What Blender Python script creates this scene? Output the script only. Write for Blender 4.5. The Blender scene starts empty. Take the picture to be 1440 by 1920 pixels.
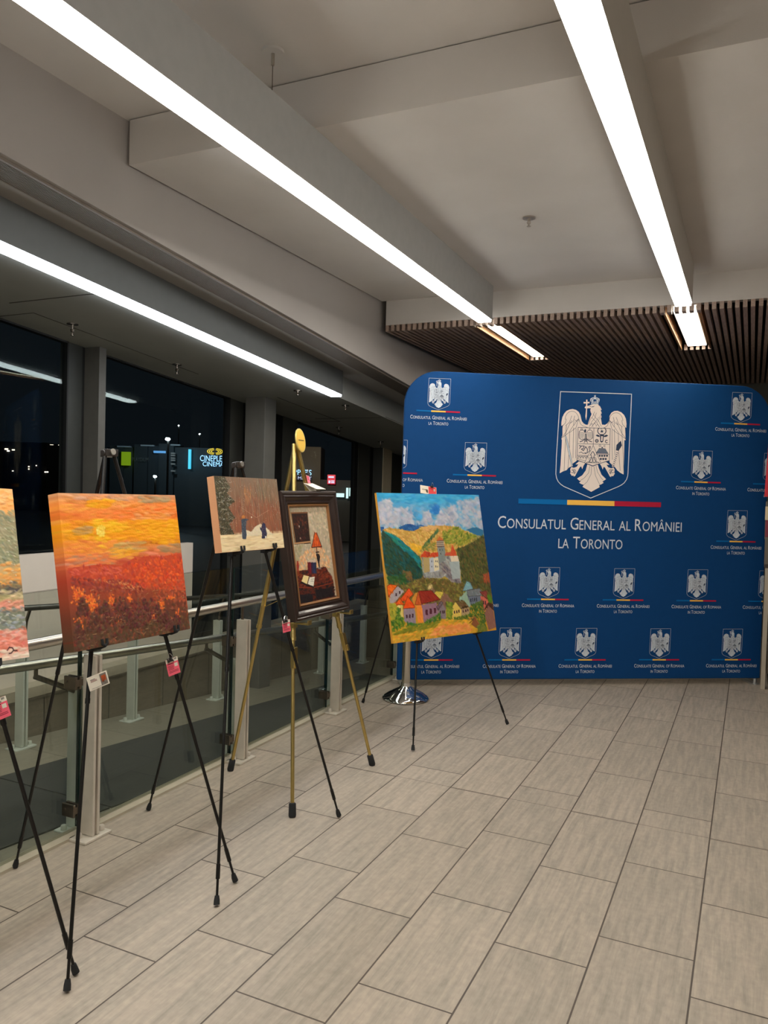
import bpy, bmesh, math, random
import numpy as np
from mathutils import Matrix, Vector
from mathutils.geometry import tessellate_polygon
random.seed(7); RNG = np.random.default_rng(7)
SC = bpy.context.scene
COL = SC.collection
# ---------------------------------------------------------------- camera
R3 = [[0.9041819268951409, 0.03630715301718588, -0.425601731335737],
      [0.4262627240842605, -0.012595248510021587, 0.9045117189794925],
      [0.027479685814357217, -0.9992613023402624, -0.026864782016364205]]
cam = bpy.data.cameras.new('camera'); camo = bpy.data.objects.new('camera', cam); COL.objects.link(camo)
camo.matrix_world = Matrix(((R3[0][0], -R3[0][1], -R3[0][2], 0), (R3[1][0], -R3[1][1], -R3[1][2], 0),
                            (R3[2][0], -R3[2][1], -R3[2][2], 1.5), (0, 0, 0, 1)))
cam.sensor_fit = 'VERTICAL'; cam.sensor_height = 24; cam.lens = 24 * 1465 / 1920
cam.clip_start = .05; cam.clip_end = 300
SC.camera = camo
SC.view_settings.view_transform = 'Standard'; SC.view_settings.look = 'None'
SC.view_settings.gamma = 1; SC.view_settings.exposure = 0.88; SC.view_settings.use_curve_mapping = False
# ---------------------------------------------------------------- world (night sky)
W = bpy.data.worlds.new('night'); SC.world = W; W.use_nodes = True
W.node_tree.nodes['Background'].inputs[0].default_value = (.0024, .0036, .0048, 1)
W.node_tree.nodes['Background'].inputs[1].default_value = .8
LENS_A = 15.0     # strength of the two long ceiling lights
LENS_B = 12.0      # light over the ramp
LENS_C = 9.0      # short lights in the slatted ceiling

# ---------------------------------------------------------------- materials
def lin(c):
    return tuple(((x / 255) / 12.92 if x / 255 <= .04045 else ((x / 255 + .055) / 1.055) ** 2.4) for x in c[:3]) + (1,)
MATS = {}
def mat(name, col=(128, 128, 128), rough=.5, metal=0., noise=0., nscale=20., bump=0., bscale=60., emit=0., spec=.5, stretch=(1, 1, 1), coat=0.):
    if name in MATS: return MATS[name]
    m = bpy.data.materials.new(name); m.use_nodes = True; nt = m.node_tree; n = nt.nodes; l = nt.links
    p = n['Principled BSDF']
    p.inputs['Roughness'].default_value = rough; p.inputs['Metallic'].default_value = metal
    p.inputs['Specular IOR Level'].default_value = spec
    p.inputs['Coat Weight'].default_value = coat
    c = lin(col); p.inputs['Base Color'].default_value = c
    tc = n.new('ShaderNodeTexCoord'); mp = n.new('ShaderNodeMapping'); mp.inputs['Scale'].default_value = stretch
    l.new(tc.outputs['Object'], mp.inputs[0])
    if noise > 0 or True:
        nz = n.new('ShaderNodeTexNoise'); nz.inputs['Scale'].default_value = nscale; nz.inputs['Detail'].default_value = 5
        l.new(mp.outputs[0], nz.inputs['Vector'])
        rp = n.new('ShaderNodeValToRGB'); a = max(0, 1 - noise); b = 1 + noise
        rp.color_ramp.elements[0].color = tuple(min(1, x * a) for x in c[:3]) + (1,)
        rp.color_ramp.elements[1].color = tuple(min(1, x * b) for x in c[:3]) + (1,)
        rp.color_ramp.elements[0].position = .3; rp.color_ramp.elements[1].position = .7
        l.new(nz.outputs[0], rp.inputs[0]); l.new(rp.outputs[0], p.inputs['Base Color'])
    if bump > 0:
        nb = n.new('ShaderNodeTexNoise'); nb.inputs['Scale'].default_value = bscale; nb.inputs['Detail'].default_value = 4
        l.new(mp.outputs[0], nb.inputs['Vector'])
        bp = n.new('ShaderNodeBump'); bp.inputs['Strength'].default_value = bump; bp.inputs['Distance'].default_value = .003
        l.new(nb.outputs[0], bp.inputs['Height']); l.new(bp.outputs[0], p.inputs['Normal'])
    if emit > 0:
        p.inputs['Emission Color'].default_value = c; p.inputs['Emission Strength'].default_value = emit
    MATS[name] = m; return m
def glassmat(name, tint, refl=.5, rough=0.0, ior=1.45):
    m = bpy.data.materials.new(name); m.use_nodes = True; nt = m.node_tree; n = nt.nodes; l = nt.links
    n.remove(n['Principled BSDF'])
    t = n.new('ShaderNodeBsdfTransparent'); t.inputs[0].default_value = tint
    g = n.new('ShaderNodeBsdfGlossy'); g.inputs['Roughness'].default_value = rough; g.inputs[0].default_value = (.9, 1, .95, 1)
    # Schlick reflectance of a thin sheet, the same from both sides
    f = n.new('ShaderNodeLayerWeight'); f.inputs[0].default_value = .5
    pw = n.new('ShaderNodeMath'); pw.operation = 'POWER'; pw.inputs[1].default_value = 5; l.new(f.outputs['Facing'], pw.inputs[0])
    mu = n.new('ShaderNodeMath'); mu.operation = 'MULTIPLY_ADD'; mu.inputs[1].default_value = .96 * refl; mu.inputs[2].default_value = .04 * refl; l.new(pw.outputs[0], mu.inputs[0])
    mx = n.new('ShaderNodeMixShader'); l.new(mu.outputs[0], mx.inputs[0]); l.new(t.outputs[0], mx.inputs[1]); l.new(g.outputs[0], mx.inputs[2])
    l.new(mx.outputs[0], n['Material Output'].inputs[0]); MATS[name] = m; return m
def emis(name, col, s):
    m = bpy.data.materials.new(name); m.use_nodes = True; nt = m.node_tree; n = nt.nodes
    p = n['Principled BSDF']; p.inputs['Base Color'].default_value = lin(col); p.inputs['Emission Color'].default_value = lin(col)
    p.inputs['Emission Strength'].default_value = s; p.inputs['Roughness'].default_value = .4; MATS[name] = m; return m
def tilemat(name, axis, w, h, off, shift, c1, c2, grout, mortar=.0028, extra=None, streak=1., rough=.45):
    """axis: which object coordinates run along (tile length, tile width)"""
    m = bpy.data.materials.new(name); m.use_nodes = True; nt = m.node_tree; n = nt.nodes; l = nt.links; p = n['Principled BSDF']
    tc = n.new('ShaderNodeTexCoord'); sx = n.new('ShaderNodeSeparateXYZ'); l.new(tc.outputs['Object'], sx.inputs[0])
    def add(o, v):
        q = n.new('ShaderNodeMath'); q.operation = 'ADD'; l.new(o, q.inputs[0]); q.inputs[1].default_value = v; return q.outputs[0]
    U = add(sx.outputs[axis[0]], shift[0]); V = add(sx.outputs[axis[1]], shift[1])
    cb = n.new('ShaderNodeCombineXYZ'); l.new(U, cb.inputs[0]); l.new(V, cb.inputs[1])
    b = n.new('ShaderNodeTexBrick'); l.new(cb.outputs[0], b.inputs['Vector'])
    b.offset = off; b.offset_frequency = 2; b.squash = 1
    b.inputs['Scale'].default_value = 1; b.inputs['Brick Width'].default_value = w; b.inputs['Row Height'].default_value = h
    b.inputs['Mortar Size'].default_value = mortar; b.inputs['Mortar Smooth'].default_value = .1; b.inputs['Bias'].default_value = 0
    b.inputs['Color1'].default_value = lin(c1); b.inputs['Color2'].default_value = lin(c2); b.inputs['Mortar'].default_value = lin(grout)
    # long soft streaks along the tile, finer veins, faint cloudiness
    cs = n.new('ShaderNodeCombineXYZ'); mu1 = n.new('ShaderNodeMath'); mu1.operation = 'MULTIPLY'; mu1.inputs[1].default_value = 2.6; l.new(U, mu1.inputs[0])
    mu2 = n.new('ShaderNodeMath'); mu2.operation = 'MULTIPLY'; mu2.inputs[1].default_value = 30; l.new(V, mu2.inputs[0])
    # break the streaks from tile to tile
    sep = n.new('ShaderNodeSeparateColor'); l.new(b.outputs['Color'], sep.inputs[0]); mz = n.new('ShaderNodeMath'); mz.operation = 'MULTIPLY'; mz.inputs[1].default_value = 60; l.new(sep.outputs[0], mz.inputs[0])
    l.new(mu1.outputs[0], cs.inputs[0]); l.new(mu2.outputs[0], cs.inputs[1]); l.new(mz.outputs[0], cs.inputs[2])
    nz = n.new('ShaderNodeTexNoise'); nz.inputs['Scale'].default_value = 1.6; nz.inputs['Detail'].default_value = 9; nz.inputs['Roughness'].default_value = .7; nz.inputs['Distortion'].default_value = .35
    l.new(cs.outputs[0], nz.inputs['Vector'])
    rp = n.new('ShaderNodeValToRGB'); rp.color_ramp.elements[0].position = .26; rp.color_ramp.elements[1].position = .60
    k = .21 * streak
    rp.color_ramp.elements[0].color = (1 - 1.7 * k, 1 - 1.45 * k, 1 - 1.4 * k, 1); rp.color_ramp.elements[1].color = (1 + k * .25, 1 + k * .25, 1 + k * .25, 1)
    l.new(nz.outputs[0], rp.inputs[0])
    n2 = n.new('ShaderNodeTexNoise'); n2.inputs['Scale'].default_value = 38; n2.inputs['Detail'].default_value = 6; l.new(cb.outputs[0], n2.inputs['Vector'])
    r2 = n.new('ShaderNodeValToRGB'); r2.color_ramp.elements[0].position = .3; r2.color_ramp.elements[1].position = .7
    r2.color_ramp.elements[0].color = (.90, .90, .90, 1); r2.color_ramp.elements[1].color = (1.06, 1.06, 1.06, 1); l.new(n2.outputs[0], r2.inputs[0])
    def mul(a, c):
        q = n.new('ShaderNodeMix'); q.data_type = 'RGBA'; q.blend_type = 'MULTIPLY'; q.inputs[0].default_value = 1; l.new(a, q.inputs[6]); l.new(c, q.inputs[7]); return q.outputs[2]
    c = mul(mul(b.outputs['Color'], rp.outputs[0]), r2.outputs[0])
    fac = b.outputs['Fac']
    if extra is not None:
        d = add(U, -extra); ab = n.new('ShaderNodeMath'); ab.operation = 'ABSOLUTE'; l.new(d, ab.inputs[0])
        ls = n.new('ShaderNodeMath'); ls.operation = 'LESS_THAN'; l.new(ab.outputs[0], ls.inputs[0]); ls.inputs[1].default_value = .0016
        q = n.new('ShaderNodeMix'); q.data_type = 'RGBA'; l.new(ls.outputs[0], q.inputs[0]); l.new(c, q.inputs[6]); q.inputs[7].default_value = lin(grout); c = q.outputs[2]
    l.new(c, p.inputs['Base Color'])
    p.inputs['Roughness'].default_value = rough; p.inputs['Specular IOR Level'].default_value = .35
    inv = n.new('ShaderNodeMath'); inv.operation = 'SUBTRACT'; inv.inputs[0].default_value = 1; l.new(fac, inv.inputs[1])
    ad = n.new('ShaderNodeMath'); ad.operation = 'MULTIPLY_ADD'; l.new(n2.outputs[0], ad.inputs[0]); ad.inputs[1].default_value = .15; l.new(inv.outputs[0], ad.inputs[2])
    bp = n.new('ShaderNodeBump'); bp.inputs['Strength'].default_value = .35; bp.inputs['Distance'].default_value = .0015
    l.new(ad.outputs[0], bp.inputs['Height']); l.new(bp.outputs[0], p.inputs['Normal'])
    MATS[name] = m; return m
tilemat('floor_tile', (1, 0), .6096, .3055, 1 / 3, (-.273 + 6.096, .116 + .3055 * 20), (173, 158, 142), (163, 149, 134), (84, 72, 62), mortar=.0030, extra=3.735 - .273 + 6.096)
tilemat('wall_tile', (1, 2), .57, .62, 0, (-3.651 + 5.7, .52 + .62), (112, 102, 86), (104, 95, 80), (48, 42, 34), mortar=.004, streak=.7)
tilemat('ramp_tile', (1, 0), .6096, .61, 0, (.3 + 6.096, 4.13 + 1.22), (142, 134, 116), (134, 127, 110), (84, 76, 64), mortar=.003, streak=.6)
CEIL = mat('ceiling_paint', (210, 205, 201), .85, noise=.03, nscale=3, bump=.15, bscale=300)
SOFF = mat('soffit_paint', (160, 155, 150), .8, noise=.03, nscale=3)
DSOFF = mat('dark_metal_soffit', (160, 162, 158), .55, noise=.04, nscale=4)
GREYW = mat('grey_wall_paint', (104, 102, 92), .7, noise=.05, nscale=4)
MULL = mat('bronze_grey_aluminium', (72, 72, 67), .5, noise=.06, nscale=6)
MDARK = mat('black_gasket', (16, 16, 15), .6)
COLM = mat('column_paint', (98, 95, 88), .75, noise=.06, nscale=8, bump=.1)
PARA = mat('parapet_panel', (214, 202, 188), .6, noise=.03, nscale=4)
CARP = mat('charcoal_carpet', (50, 53, 50), .95, noise=.18, nscale=160, bump=.6, bscale=400)
STEEL = mat('brushed_steel', (196, 190, 180), .28, .95, noise=.05, nscale=40, stretch=(30, 1, 1))
POSTM = mat('painted_steel_post', (205, 196, 182), .45, .25, noise=.06, nscale=18)
CLAMP = mat('dark_steel_clamp', (120, 110, 100), .25, .9, noise=.08)
CHROME = mat('chrome', (225, 225, 225), .05, 1.0)
BLK = mat('black_powder_coat', (20, 18, 17), .35, .3, noise=.1)
RUB = mat('black_rubber', (26, 26, 27), .8, noise=.1)
BRASS = mat('brass', (196, 172, 108), .3, 1.0, noise=.06, nscale=30)
BRASSP = mat('satin_brass_plaque', (236, 204, 116), .35, .55, noise=.04)
WHITEP = mat('white_card', (236, 228, 212), .6, noise=.02)
PINK = mat('pink_card', (252, 104, 126), .55, noise=.03)
INK = mat('ink', (120, 30, 45), .6)
INKD = mat('dark_ink', (70, 60, 58), .6)
TEALG = mat('fixture_housing', (170, 170, 169), .6, noise=.03)
WOOD = mat('brown_slat_wood', (172, 150, 138), .6, noise=.22, nscale=9, stretch=(14, 1, 14), bump=.1)
WOODL = mat('tan_oak_board', (196, 146, 100), .5, noise=.15, nscale=8, stretch=(10, 1, 10))
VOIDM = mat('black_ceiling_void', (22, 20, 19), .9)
RAILG = glassmat('guard_glass', (.815, .835, .80, 1), .9)
WING = glassmat('window_glass', (.9, .92, .92, 1), .32)
LENSA = emis('led_lens', (255, 253, 244), LENS_A)
LENSB = emis('led_lens_ramp', (244, 250, 255), LENS_B)
LENSC = emis('led_lens_warm', (255, 246, 228), LENS_C)

# ---------------------------------------------------------------- mesh helpers
class MB:
    def __init__(s): s.v = []; s.f = []; s.m = []
    def add(s, v, f, mi=0):
        b = len(s.v); s.v += [tuple(map(float, p)) for p in v]; s.f += [tuple(i + b for i in q) for q in f]; s.m += [mi] * len(f); return s
    def box(s, a, b, mi=0):
        x0, y0, z0 = a; x1, y1, z1 = b
        v = [(x0, y0, z0), (x1, y0, z0), (x1, y1, z0), (x0, y1, z0), (x0, y0, z1), (x1, y0, z1), (x1, y1, z1), (x0, y1, z1)]
        return s.add(v, [(0, 3, 2, 1), (4, 5, 6, 7), (0, 1, 5, 4), (1, 2, 6, 5), (2, 3, 7, 6), (3, 0, 4, 7)], mi)
    def hexa(s, v, mi=0):   # 8 corners: bottom ring, top ring
        return s.add(v, [(0, 3, 2, 1), (4, 5, 6, 7), (0, 1, 5, 4), (1, 2, 6, 5), (2, 3, 7, 6), (3, 0, 4, 7)], mi)
    def obox(s, o, ax, ay, az, hx, hy, hz, mi=0):
        o = Vector(o); X = Vector(ax).normalized() * hx; Y = Vector(ay).normalized() * hy; Z = Vector(az).normalized() * hz
        v = [o + X * a + Y * b + Z * c for c in (-1, 1) for a, b in ((-1, -1), (1, -1), (1, 1), (-1, 1))]
        return s.hexa(v, mi)
    def ybox(s, x0, x1, y0, y1, zb, zt, mi=0):   # z given as functions of y
        v = [(x0, y0, zb(y0)), (x1, y0, zb(y0)), (x1, y1, zb(y1)), (x0, y1, zb(y1)), (x0, y0, zt(y0)), (x1, y0, zt(y0)), (x1, y1, zt(y1)), (x0, y1, zt(y1))]
        return s.hexa(v, mi)
    def tube(s, pts, r, n=12, mi=0, cap=True):
        pts = [Vector(p) for p in pts]; rs = r if isinstance(r, (list, tuple)) else [r] * len(pts)
        d0 = (pts[1] - pts[0]).normalized(); up = Vector((0, 0, 1)) if abs(d0.z) < .9 else Vector((1, 0, 0))
        x = d0.cross(up).normalized(); rings = []; b = len(s.v)
        for i, p in enumerate(pts):
            d = ((pts[min(i + 1, len(pts) - 1)] - pts[max(i - 1, 0)])).normalized()
            x = (x - d * x.dot(d)).normalized(); y = d.cross(x)
            for k in range(n):
                a = 2 * math.pi * k / n; s.v.append(tuple(p + (x * math.cos(a) + y * math.sin(a)) * rs[i]))
        for i in range(len(pts) - 1):
            for k in range(n):
                s.f.append((b + i * n + k, b + i * n + (k + 1) % n, b + (i + 1) * n + (k + 1) % n, b + (i + 1) * n + k)); s.m.append(mi)
        if cap:
            s.f.append(tuple(b + k for k in range(n))[::-1]); s.m.append(mi)
            s.f.append(tuple(b + (len(pts) - 1) * n + k for k in range(n))); s.m.append(mi)
        return s
    def lathe(s, o, prof, n=32, mi=0):
        o = Vector(o); b = len(s.v)
        for r, z in prof:
            for k in range(n):
                a = 2 * math.pi * k / n; s.v.append((o.x + r * math.cos(a), o.y + r * math.sin(a), o.z + z))
        for i in range(len(prof) - 1):
            for k in range(n):
                s.f.append((b + i * n + k, b + i * n + (k + 1) % n, b + (i + 1) * n + (k + 1) % n, b + (i + 1) * n + k)); s.m.append(mi)
        return s
    def disc(s, c, nrm, up, rx, ry, t, n=40, mi=0):   # flat elliptical slab
        c = Vector(c); nrm = Vector(nrm).normalized(); up = Vector(up); up = (up - nrm * up.dot(nrm)).normalized(); x = up.cross(nrm)
        b = len(s.v)
        for o in (-t / 2, t / 2):
            for k in range(n):
                a = 2 * math.pi * k / n; s.v.append(tuple(c + nrm * o + x * rx * math.cos(a) + up * ry * math.sin(a)))
        s.f += [tuple(b + k for k in range(n)), tuple(b + n + k for k in range(n))[::-1]]; s.m += [mi, mi]
        for k in range(n): s.f.append((b + (k + 1) % n, b + k, b + n + k, b + n + (k + 1) % n)); s.m.append(mi)
        return s
def obj(name, mb, mats, parent=None, bevel=0, smooth=False, origin=None):
    me = bpy.data.meshes.new(name)
    o = bpy.data.objects.new(name, me)
    og = Vector(origin) if origin is not None else Vector((0, 0, 0))
    v = [tuple(Vector(p) - og) for p in mb.v] if origin is not None else mb.v
    me.from_pydata(v, [], mb.f)
    if not isinstance(mats, (list, tuple)): mats = [mats]
    for m in mats: me.materials.append(m)
    if len(mats) > 1: me.polygons.foreach_set('material_index', mb.m)
    bm = bmesh.new(); bm.from_mesh(me); bmesh.ops.recalc_face_normals(bm, faces=bm.faces); bm.to_mesh(me); bm.free()
    if smooth:
        me.polygons.foreach_set('use_smooth', [True] * len(me.polygons))
        bm = bmesh.new(); bm.from_mesh(me)
        for e in bm.edges:
            if len(e.link_faces) == 2 and e.calc_face_angle(0) > .7: e.smooth = False
        bm.to_mesh(me); bm.free()
    me.update(); COL.objects.link(o)
    if parent is not None: o.parent = parent; o.location = og - Vector(parent_world(parent))
    else: o.location = og
    if bevel:
        b = o.modifiers.new('bevel', 'BEVEL'); b.width = bevel; b.segments = 2; b.limit_method = 'ANGLE'; b.angle_limit = .7
    return o
def parent_world(p):
    l = Vector(p.location)
    while p.parent is not None: p = p.parent; l = l + Vector(p.location)
    return l
def thing(name, label, cat, loc, group=None):
    o = bpy.data.objects.new(name, None); COL.objects.link(o); o.location = loc; o.empty_display_size = .1
    o['label'] = label; o['category'] = cat
    if group: o['group'] = group
    return o
def tag(o, label, cat, group=None):
    o['label'] = label; o['category'] = cat
    if group: o['group'] = group
    return o
def struct(name, mb, m, parent=None, **k):
    o = obj(name, mb, m, parent, **k)
    if parent is None: o['kind'] = 'structure'
    return o
def text_geo(body, size=1.):
    cu = bpy.data.curves.new('t', 'FONT'); cu.body = body; cu.size = size; cu.resolution_u = 3
    o = bpy.data.objects.new('t', cu); COL.objects.link(o); dg = bpy.context.evaluated_depsgraph_get()
    me = o.evaluated_get(dg).to_mesh(); v = [(a.co.x, a.co.y) for a in me.vertices]; f = [tuple(p.vertices) for p in me.polygons]
    o.evaluated_get(dg).to_mesh_clear(); bpy.data.objects.remove(o); bpy.data.curves.remove(cu); return v, f
def flat_text(body, origin, ex, ey, width=None, height=None, bold=0.):
    v, f = text_geo(body); xs = [a[0] for a in v]; ys = [a[1] for a in v]
    sx = (width / (max(xs) - min(xs))); sy = height / (max(ys) - min(ys)); mb = MB()
    mb.add([Vector(origin) + Vector(ex) * ((a - min(xs)) * sx) + Vector(ey) * ((b - min(ys)) * sy) for a, b in v], f); return mb
# ================================================================ THE SETTING
def rampz(y): return -.055 - .075 * (y - 2.45)
def zb(y): return 2.838 - .0905 * (y - 2.2)          # bottom of the vertical bulkhead over the ramp edge, and the upper soffit
def zl(y): return 2.603 - .090 * (y - 2.612)         # lower soffit
XE = -2.60                                            # edge of the tiled hall floor
m = MB(); m.box((XE, -4, -.9), (4.0, 12.5, 0)); struct('floor', m, MATS['floor_tile'])
# ramp beside the hall, descending away
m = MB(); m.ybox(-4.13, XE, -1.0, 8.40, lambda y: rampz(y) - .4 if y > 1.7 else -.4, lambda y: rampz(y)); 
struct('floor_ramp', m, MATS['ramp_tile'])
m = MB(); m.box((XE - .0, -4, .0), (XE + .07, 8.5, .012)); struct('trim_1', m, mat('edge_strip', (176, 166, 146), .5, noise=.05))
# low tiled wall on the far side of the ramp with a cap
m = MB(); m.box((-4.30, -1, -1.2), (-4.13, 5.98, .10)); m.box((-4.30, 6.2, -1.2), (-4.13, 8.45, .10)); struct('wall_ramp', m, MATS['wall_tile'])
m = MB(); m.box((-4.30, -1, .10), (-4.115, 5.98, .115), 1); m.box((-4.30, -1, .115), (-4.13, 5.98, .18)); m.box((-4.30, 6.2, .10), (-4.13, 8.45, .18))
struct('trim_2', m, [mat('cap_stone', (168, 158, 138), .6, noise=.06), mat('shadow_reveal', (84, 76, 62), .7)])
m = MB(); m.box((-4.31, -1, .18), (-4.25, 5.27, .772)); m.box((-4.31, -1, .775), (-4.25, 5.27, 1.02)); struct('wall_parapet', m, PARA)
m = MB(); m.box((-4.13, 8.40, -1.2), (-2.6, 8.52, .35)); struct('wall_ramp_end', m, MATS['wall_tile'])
# columns beside the ramp
m = MB(); m.box((-4.17, 5.86, -.9), (-3.955, 6.04, zl(5.86) + .05)); struct('wall_column_1', m, COLM, bevel=.006)
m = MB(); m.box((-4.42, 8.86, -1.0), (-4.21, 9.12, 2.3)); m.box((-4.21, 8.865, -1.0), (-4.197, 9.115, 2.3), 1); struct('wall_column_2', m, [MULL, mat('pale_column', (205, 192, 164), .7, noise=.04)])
m = MB(); m.box((-4.42, 9.6, -1.0), (4.0, 9.75, 3.3)); struct('wall_far', m, GREYW)
m = MB(); m.box((3.0, -4, -.2), (3.15, 9.7, 3.4)); struct('wall_right', m, mat('warm_wall_paint', (206, 198, 188), .8, noise=.03))
m = MB(); m.box((-4.4, -4.1, -.2), (4.05, -3.95, 3.4)); struct('wall_back', m, mat('back_wall_paint', (150, 140, 126), .8, noise=.03))
# ---- ceilings
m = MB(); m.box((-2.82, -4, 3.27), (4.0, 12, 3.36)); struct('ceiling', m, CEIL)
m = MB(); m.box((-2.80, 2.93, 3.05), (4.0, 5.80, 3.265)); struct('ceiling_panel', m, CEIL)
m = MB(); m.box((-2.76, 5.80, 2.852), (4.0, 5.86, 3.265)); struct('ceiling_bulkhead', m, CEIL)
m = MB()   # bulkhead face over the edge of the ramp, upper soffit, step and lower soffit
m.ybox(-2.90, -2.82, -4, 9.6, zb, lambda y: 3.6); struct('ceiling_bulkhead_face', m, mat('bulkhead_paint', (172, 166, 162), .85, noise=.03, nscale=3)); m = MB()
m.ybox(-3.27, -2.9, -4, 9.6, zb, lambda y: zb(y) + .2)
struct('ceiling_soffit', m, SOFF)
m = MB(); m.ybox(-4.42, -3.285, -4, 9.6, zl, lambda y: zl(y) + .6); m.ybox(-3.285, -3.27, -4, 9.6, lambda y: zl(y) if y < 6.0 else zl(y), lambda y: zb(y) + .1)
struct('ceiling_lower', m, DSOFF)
m = MB()   # air grille set into the upper soffit
m.ybox(-3.035, -3.025, -4, 9.6, lambda y: zb(y) - .006, zb); m.ybox(-2.855, -2.845, -4, 9.6, lambda y: zb(y) - .012, zb)
k = 0
while k < 15:
    x = -3.022 + k * .0112; m.ybox(x, x + .006, -4, 9.6, lambda y: zb(y) - .004, zb); k += 1
struct('trim_3', m, mat('grille_metal', (128, 118, 108), .5, noise=.03))
# panel joints in the lower soffit
m = MB()
for x0, x1, y0, y1 in ((-4.0, -3.31, 3.235, 3.243), (-4.05, -3.31, 6.90, 6.908), (-3.25, -3.243, 6.88, 9.5), (-4.02, -4.012, 3.42, 5.0), (-4.35, -4.02, 3.42, 3.426), (-4.35, -3.85, 7.07, 7.077), (-3.86, -3.852, 5.9, 7.07)):
    m.ybox(x0, x1, y0, y1, lambda y: zl(y) - .0015, zl)
struct('trim_4', m, mat('panel_joint', (58, 56, 50), .8))
# slatted wood ceiling, with two openings for the lights
m = MB(); pitch = .0482; w = .027
OPEN = ((-2.010, -1.812, 5.90, 7.44), (-.615, -.372, 5.90, 7.30))
x = -2.755
while x < 3.95:
    segs = [(5.79, 9.55)]
    for a, b, c, d in OPEN:
        if x + w > a - .004 and x < b + .004: segs = [(5.79, c - .03), (d, 9.55)]
    for s0, s1 in segs: 
        if s1 - s0 > .01: m.box((x, s0, 2.80), (x + w, s1, 2.85))
    x += pitch
struct('ceiling_slats', m, WOOD)
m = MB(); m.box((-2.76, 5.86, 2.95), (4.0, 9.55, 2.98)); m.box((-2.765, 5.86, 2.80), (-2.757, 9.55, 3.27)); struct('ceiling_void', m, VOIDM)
m = MB()
for a, b, c, d in OPEN:
    m.box((a - .002, c - .03, 2.803), (a + .012, d, 2.90)); m.box((b - .008, c - .03, 2.806), (b + .004, d, 2.90))
struct('trim_5', m, WOODL)
# ---- windows over the parapet: aluminium posts, gaskets, panes
WX = -4.36
def fin(y0, y1, depth, name, mt=MULL, z0=-.9):
    q = MB(); q.box((WX - .06, y0, z0), (WX + depth, y1, zl(y0) + .04)); return struct(name, q, mt)
fin(3.27, 3.325, .12, 'trim_6')
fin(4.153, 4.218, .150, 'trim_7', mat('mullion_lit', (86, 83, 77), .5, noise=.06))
fin(5.87, 6.08, .012, 'trim_8'); fin(4.0, 4.13, .012, 'trim_12', mat('deep_grey_aluminium', (48, 50, 47), .5, noise=.06))
fin(6.75, 7.02, .03, 'trim_9')
fin(8.44, 8.75, .03, 'trim_10')
q = MB(); q.box((WX, 6.08, -.9), (WX + .02, 6.75, 2.33)); q.box((WX, 8.37, -.9), (WX + .02, 8.44, 2.12)); q.box((WX, 4.13, .18), (WX + .01, 4.153, 2.5)); q.box((WX, 5.845, -.9), (WX + .02, 5.87, 2.33)); q.box((WX, 8.75, -.9), (WX + .02, 8.86, 2.1)); struct('trim_11', q, MDARK)
wins = [(-1.0, 3.27), (3.325, 4.0), (4.218, 5.845), (7.02, 8.37)]
for i, (a, b) in enumerate(wins):
    q = MB(); t = .012
    q.ybox(WX - .03, WX + .02, a, a + t, lambda y: -.5, zl); q.ybox(WX - .03, WX + .02, b - t, b, lambda y: -.5, zl)
    q.ybox(WX - .03, WX + .02, a, b, lambda y: zl(y) - .012, lambda y: zl(y) + .01); q.ybox(WX - .03, WX + .02, a, b, lambda y: .17 if a < 6 else .18, lambda y: .21)
    wo = struct('window_%d' % (i + 1), q, MDARK)
    q = MB(); q.ybox(WX - .012, WX - .004, a + t, b - t, lambda y: .2, lambda y: zl(y) - .01); obj('pane', q, WING, wo)
q = MB(); q.box((-4.45, 9.4, -.9), (-4.3, 9.6, 2.4)); struct('wall_return', q, GREYW)
q = MB(); q.box((WX - .06, 9.12, -.9), (WX + .08, 9.6, 2.3)); struct('wall_left', q, mat('dark_reveal', (60, 60, 56), .6))

# ================================================================ LIGHTS IN THE CEILING
def linear_light(name, label, x0, x1, y0, y1, zf, zt, lens, skew=0., drop=.016, hm=None):
    t = thing(name, label, 'ceiling light', ((x0 + x1) / 2, y1, zf(y1)))
    w = .006; h = MB()
    def sx(x, y): return x + skew * (y1 - y)
    def yb(mb, a, b, c, d, f, g):
        v = [(sx(a, c), c, f(c)), (sx(b, c), c, f(c)), (sx(b, d), d, f(d)), (sx(a, d), d, f(d)), (sx(a, c), c, g(c)), (sx(b, c), c, g(c)), (sx(b, d), d, g(d)), (sx(a, d), d, g(d))]
        mb.hexa(v)
    yb(h, x0 - w, x0, y0, y1 + w, zf, zt); yb(h, x1, x1 + w, y0, y1 + w, zf, zt); yb(h, x0, x1, y1, y1 + w, zf, zt)
    yb(h, x0, x1, y0, y1, lambda y: zf(y) + .03, zt)
    obj('housing', h, hm or TEALG, t)
    ln = MB(); n = 3 if y1 - y0 > 4 else 1
    # the diffuser comes in lengths butted together
    cuts = [y0, 3.02, y1] if y1 > 4 and y1 < 6 else [y0, y1]
    for c, d in zip(cuts[:-1], cuts[1:]):
        l_ = MB(); yb(l_, x0 + .001, x1 - .001, c, d - .0015, lambda y: zf(y) - drop, lambda y: zf(y) + .012)
        obj('diffuser', l_, lens, t)
    return t
F28 = lambda y: 2.80
linear_light('linear_ceiling_light', 'long white linear ceiling light running above the row of easels', -1.912, -1.812, -3.6, 5.64, F28, lambda y: 3.05 if y > 2.9 else 3.05, LENSA, skew=.018)
linear_light('linear_ceiling_light', 'long white linear ceiling light on the right, pointing at the blue backdrop', -.512, -.412, -3.6, 5.57, F28, lambda y: 3.05, LENSA, hm=mat('pale_housing', (205, 202, 197), .6, noise=.02))
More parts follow.
